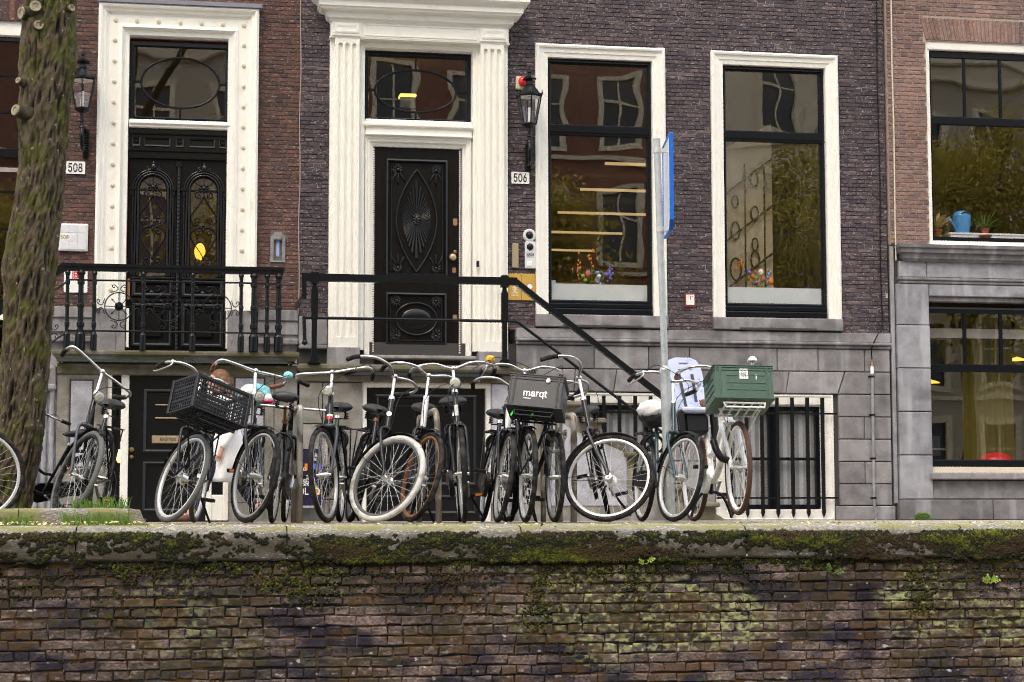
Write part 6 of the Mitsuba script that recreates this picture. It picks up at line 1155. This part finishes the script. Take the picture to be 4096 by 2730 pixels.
G10, D10 = box_frame((2.696, -8.201, .965), (-18.2, 5.5, -16.5)), (.40, .302, .262); k = solid_crate(G10, D10, "m_cratelt", "closed black crate with white shop lettering on its front", "plain"); front_rack(BK["B10"][0], G10, D10, BK["B10"][1], "m_iron")
part(k, "lettering", MB().text("marqt", .050, .0, -D10[1] / 2 - .0075, -.045, .96, True).box(-.088, -.03, -D10[1] / 2 - .009, -D10[1] / 2 - .006, -.066, -.060).tf(G10), "m_white")
part(k, "white_stud", MB().sph((.085, -D10[1] / 2 - .014, .085), (.018, .010, .020), 8).tf(G10), "m_white")
for x_ in (-.15, .0): part(BK["B10"][0], "green_strap", MB().bar((x_, -.10, -.14), (x_ - .015, -.13, -.20), .012, .004, (0, 1, 0)).tf(G10), "m_leafneon")
G14, D14 = box_frame((4.231, -8.305, 1.034), (-2.6, .8, -16.8)), (.439, .345, .273); k = solid_crate(G14, D14, "m_green", "dark green ribbed crate with a small white sticker", "slats"); front_rack(BK["B14"][0], G14, D14, BK["B14"][1], "m_bikewhite")
s = part(k, "sticker", MB().box(-.032, .034, -D14[1] / 2 - .011, -D14[1] / 2 - .0065, .022, .102).tf(G14), "m_white")
part(s, "lettering", MB().text("NUFF", .014, .0, -D14[1] / 2 - .0115, .080, .95).text("SAID", .014, .0, -D14[1] / 2 - .0115, .058, .95).text("x x x", .012, 0, -D14[1] / 2 - .0115, .038, 1.0, True).tf(G14), "m_ink")
part(k, "white_scratch", MB().box(.093, .099, -D14[1] / 2 - .011, -D14[1] / 2 - .006, .02, .058).tf(G14), "m_white")
# child seat
CS = thing("child_seat", "pale lavender child seat with dark straps on the rear of the white bicycle", "child seat")
Gs = box_frame((4.14, -7.22, .895), (8, 0, -10)); sh = Polygon([(-.115, 0), (-.15, .22), (-.155, .41), (-.13, .455), (-.08, .47), (.04, .47), (.09, .45), (.12, .40), (.145, .25), (.135, 0)]).buffer(.012)
hs = [sbox(-.06, .425, .02, .44), sbox(-.075, .375, -.045, .385), sbox(.03, .375, .055, .385)] + [sbox(x_ - .006, z_ - .006, x_ + .006, z_ + .006) for x_, z_ in ((-.11, .30), (.11, .30), (-.10, .25), (.12, .25), (-.02, .28), (-.02, .22), (-.115, .2), (.125, .2), (-.10, .15), (.04, .15), (.02, .1), (-.11, .1), (.1, .12), (-.02, .06), (.05, .32))]
for h_ in hs: sh = sh.difference(h_)
part(CS, "backrest", MB().prism(sh, -.012, .012).tf(Gs), "m_seatblue"); part(CS, "seat", MB().cbox(-.14, .15, -.22, .0, -.02, .02, .012).cbox(-.15, -.125, -.2, 0, 0, .10, .008).cbox(.13, .155, -.2, 0, 0, .10, .008).tf(Gs), "m_seatblue")
part(CS, "strap", MB().bar((-.07, -.02, .34), (-.04, -.05, .03), .025, .004, (0, 1, 0)).bar((.045, -.02, .34), (.05, -.05, .1), .025, .004, (0, 1, 0)).tf(Gs), "m_bikegrey"); part(CS, "bracket", MB().cbox(-.11, .10, -.16, .02, -.18, -.02, .02).cbox(-.17, -.12, -.2, -.12, -.25, .0, .015).cbox(.12, .17, -.2, -.12, -.25, .0, .015).tf(Gs), "m_plastic")

# ---------------------------------------------------------------- steel posts, hoops, sign pole
def hoop(lab, pts, r=.024, m="m_steelworn"): return solo("bicycle_stand", MB().tube(curve(pts, 40), r, 12), m, lab, "bicycle stand", "steel hoops between the bicycles")
hoop("worn steel hoop between the rusty seat post and the round headlight", [(.939, -7.9, 0), (.938, -7.9, .45), (.936, -7.9, .80), (.937, -7.88, .88), (.94, -7.82, .90), (.94, -7.5, .90), (.94, -7.24, .90), (.94, -7.2, .82), (.94, -7.2, 0)])
hoop("worn steel hoop behind the bicycle with the silver head tube", [(1.988, -7.9, 0), (1.985, -7.9, .45), (1.975, -7.9, .78), (1.968, -7.86, .87), (1.96, -7.75, .88), (1.95, -7.2, .86), (1.94, -7.1, .78), (1.94, -7.1, 0)])
hoop("rusty steel hoop with the heavy chain on it", [(2.949, -7.7, 0), (2.95, -7.7, .45), (2.951, -7.7, .76), (2.95, -7.66, .84), (2.95, -7.55, .85), (2.95, -7.2, .84), (2.95, -7.1, .76), (2.95, -7.1, 0)], .022)
hoop("worn steel hoop behind the fully turned front wheel", [(3.053, -7.8, 0), (3.055, -7.8, .45), (3.057, -7.8, .78), (3.06, -7.76, .85), (3.065, -7.65, .86), (3.08, -7.2, .86), (3.085, -7.1, .8), (3.085, -7.1, 0)], .026)
SP = thing("sign_post", "galvanised pole carrying a blue traffic sign seen edge-on", "sign post")
PX = lambda z: 3.824 - .0285 * z
part(SP, "pole", MB().tube([(PX(0), -7.8, 0), (PX(1.2), -7.8, 1.2), (PX(1.235), -7.8, 1.235)], [.041, .041, .030], 18).tube([(PX(1.22), -7.8, 1.22), (PX(3.04), -7.8, 3.04)], .027, 18), "m_galv"); part(SP, "collar", MB().lathe([(.041, 0), (.044, .03), (.030, .06)], 18, (PX(1.2), -7.8, 1.19)), "m_galv")
Gp = box_frame((3.842, -7.72, 2.68), (-99.5, 0, 0)); pl = Polygon([(-.30, .375), (.30, .375), (.30, -.30), (.24, -.37), (-.24, -.37), (-.30, -.30)])
sgn = part(SP, "sign_plate", MB().prism(pl, -.004, .012).tf(Gp), "m_signgrey", "blue traffic sign plate with a grey back")
part(sgn, "face", MB().prism(pl.buffer(.003), .012, .020).tf(Gp), "m_blue"); part(sgn, "edge", MB().prism(pl.buffer(.008).difference(pl.buffer(-.004)), -.012, .0215).tf(Gp), "m_blue")
for z in (2.96, 2.33): part(SP, "clamp", MB().tube([(PX(z), -7.8, z - .022), (PX(z), -7.8, z + .022)], .032, 14).bar((PX(z), -7.8, z), (3.835, -7.80, z), .03, .03), "m_alulight")
part(SP, "cap", MB().tube([(PX(3.04), -7.8, 3.03), (PX(3.05), -7.8, 3.055)], .028, 14), "m_galv")

# ---------------------------------------------------------------- poster board on the pavement side of the stoop
PB = thing("poster_board", "dark purple event poster with white block letters leaning below the right stoop", "poster")
part(PB, "board", MB().box(1.25, 1.605, -1.32, -1.29, .18, .80), "m_violetdk"); part(PB, "ledge", MB().cbox(1.25, 1.60, -1.34, -1.24, .155, .18, .004), "m_stone_blue")
part(PB, "picture", MB().box(1.50, 1.60, -1.323, -1.318, .57, .64), "m_violet"); part(PB, "picture", MB().box(1.42, 1.46, -1.324, -1.318, .56, .64).box(1.55, 1.59, -1.325, -1.318, .30, .36), "m_orange"); part(PB, "picture", MB().box(1.50, 1.56, -1.3245, -1.318, .32, .40), "m_leaflime")
part(PB, "lettering", MB().text("ER", .032, 1.53, -1.326, .715, 1, True).text("EST", .032, 1.535, -1.326, .67, 1, True).text("20", .035, 1.40, -1.326, .56, 1, True).text("BR A", .055, 1.46, -1.326, .455, .9, True).text("BR O", .055, 1.46, -1.326, .395, .9, True).text("OL IO", .075, 1.47, -1.326, .30, .8, True).box(1.265, 1.30, -1.327, -1.32, .235, .24).box(1.265, 1.30, -1.327, -1.32, .22, .225).box(1.265, 1.30, -1.327, -1.32, .205, .21), "m_white")

# ---------------------------------------------------------------- the walking woman
def body(bones, n=.03, it=8):
    bs = [manifold3d.Manifold.batch_hull([manifold3d.Manifold.sphere(r, 16).translate(tuple(map(float, p))) for p, r in ((a, ra), (b_, rb))]) for a, ra, b_, rb in bones]
    m = manifold3d.Manifold.batch_boolean(bs, manifold3d.OpType.Add).refine_to_length(n).to_mesh(); t = trimesh.Trimesh(m.vert_properties[:, :3], m.tri_verts); trimesh.smoothing.filter_taubin(t, iterations=it); return np.array(t.vertices), np.array(t.faces), np.full((len(t.vertices), 2), .5)
WO = thing("person", "person in a long white coat and dark blue trousers striding behind the mesh crate", "person"); Y = -2.2
hd, nk, sh_, hp = (.445, Y, 1.475), (.478, Y, 1.345), (.505, Y, 1.27), (.575, Y, .82)
put(key_for(WO + "__body"), body([(hd, .092, (.435, Y, 1.44), .075), ((.43, Y, 1.41), .05, (.425, Y, 1.40), .045), (nk, .05, (.46, Y, 1.40), .05), (sh_, .07, nk, .055), ((.505, Y - .12, 1.26), .06, (.505, Y + .12, 1.26), .06), (sh_, .11, (.56, Y, .95), .12), ((.575, Y - .07, .84), .11, (.575, Y + .07, .84), .11),
    ((.35, Y, 1.455), .016, (.36, Y, 1.475), .012), ((.58, Y - .1, .8), .085, (.345, Y - .1, .47), .058), ((.345, Y - .1, .47), .055, (.185, Y - .1, .10), .038), ((.185, Y - .1, .07), .04, (.08, Y - .1, .05), .032), ((.58, Y + .1, .8), .085, (.665, Y + .1, .46), .056), ((.665, Y + .1, .46), .054, (.86, Y + .1, .16), .036), ((.87, Y + .1, .12), .036, (.80, Y + .1, .05), .03),
    ((.505, Y - .18, 1.25), .05, (.62, Y - .23, .98), .04), ((.62, Y - .23, .98), .038, (.50, Y - .25, .78), .03), ((.505, Y + .18, 1.25), .05, (.40, Y + .23, 1.0), .04), ((.40, Y + .23, 1.0), .038, (.30, Y + .24, .82), .03)]
    + [(q, r_, e_, r2) for sy, hx_, hz in ((-1, .49, .75), (1, .29, .79)) for q, r_, e_, r2 in [((hx_, Y + sy * .25, hz), .026, (hx_ - .02, Y + sy * .25, hz - .06), .024)] + [((hx_ - .02 + d_ * .016, Y + sy * .25, hz - .06), .010, (hx_ - .03 + d_ * .02, Y + sy * .245, hz - .12 + abs(d_) * .01), .008) for d_ in (-1.5, -.5, .5, 1.5)] + [((hx_ - .01, Y + sy * .23, hz - .02), .010, (hx_ - .045, Y + sy * .225, hz - .07), .009)]], .02, 6), "m_skin")
def sleeve(a, b_, c): return body([(a, .062, b_, .052), (b_, .050, c, .042)], .03, 5)
cs = [(1.345, .485, .06, .075), (1.30, .50, .09, .165), (1.22, .51, .115, .205), (1.05, .54, .125, .185), (.92, .565, .135, .18), (.80, .565, .165, .21), (.62, .545, .185, .22), (.43, .495, .115, .21), (.425, .495, .09, .19)]
cz = np.array([c[0] for c in cs]); zz_ = np.linspace(1.345, .425, 40); th = np.linspace(0, 2 * PI, 49)[:-1]
co = [[(np.interp(-z, -cz, [c[1] for c in cs]) + np.interp(-z, -cz, [c[2] for c in cs]) * math.cos(t) * (1 + .06 * math.sin(t * 7 + z * 3) * (z < .9)), Y + np.interp(-z, -cz, [c[3] for c in cs]) * math.sin(t) * (1 + .06 * math.cos(t * 5 + z * 4) * (z < .9)), z) for t in th] for z in zz_]
coat = part(WO, "coat", MB().grid(co, closed=True), "m_cloth"); put(key_for(coat + "__sleeve"), sleeve((.505, Y - .18, 1.25), (.62, Y - .23, .98), (.51, Y - .25, .80)), "m_cloth"); put(key_for(coat + "__sleeve"), sleeve((.505, Y + .18, 1.25), (.40, Y + .23, 1.0), (.31, Y + .24, .84)), "m_cloth")
put(key_for(WO + "__trousers"), body([((.57, Y - .09, .80), .085, (.345, Y - .1, .47), .066), ((.345, Y - .1, .47), .066, (.215, Y - .1, .17), .05), ((.57, Y + .09, .80), .085, (.655, Y + .1, .46), .062), ((.665, Y + .1, .46), .064, (.83, Y + .1, .20), .048)], .03, 5), "m_navy")
hr = body([((.475, Y, 1.505), .098, (.47, Y, 1.50), .095), ((.52, Y, 1.47), .075, (.54, Y, 1.36), .06), ((.54, Y - .05, 1.42), .05, (.545, Y - .05, 1.33), .035), ((.50, Y - .07, 1.48), .045, (.51, Y - .08, 1.40), .035), ((.50, Y + .07, 1.48), .045, (.51, Y + .08, 1.40), .035)], .015, 4); hv = hr[0] + (meshkit.fbm(hr[0] * [60, 60, 12], 3, 2) - .5)[:, None] * .02 * (hr[0] - [.49, Y, 1.46]); put(key_for(WO + "__hair"), (hv, hr[1], hr[2]), "m_hair")
for d_ in (-.035, .035): part(WO, "eye", MB().sph((.358, Y + d_, 1.488), (.010, .012, .008), 8), "m_white")
for a, b_, c in (((.215, Y - .1, .075), (.06, Y - .1, .045), (.14, Y - .1, .05)), ((.895, Y + .1, .15), (.80, Y + .1, .055), (.86, Y + .1, .10))): kk = key_for(WO + "__shoe"); put(kk, body([(a, .045, c, .045), (c, .045, b_, .036)], .015, 4), "m_shoe"); part(kk, "lace", MB().bar(np.array(c) + (-.03, -.02, .042), np.array(c) + (-.03, .02, .042), .006, .004).bar(np.array(c) + (-.01, -.02, .048), np.array(c) + (-.01, .02, .048), .006, .004), "m_white")
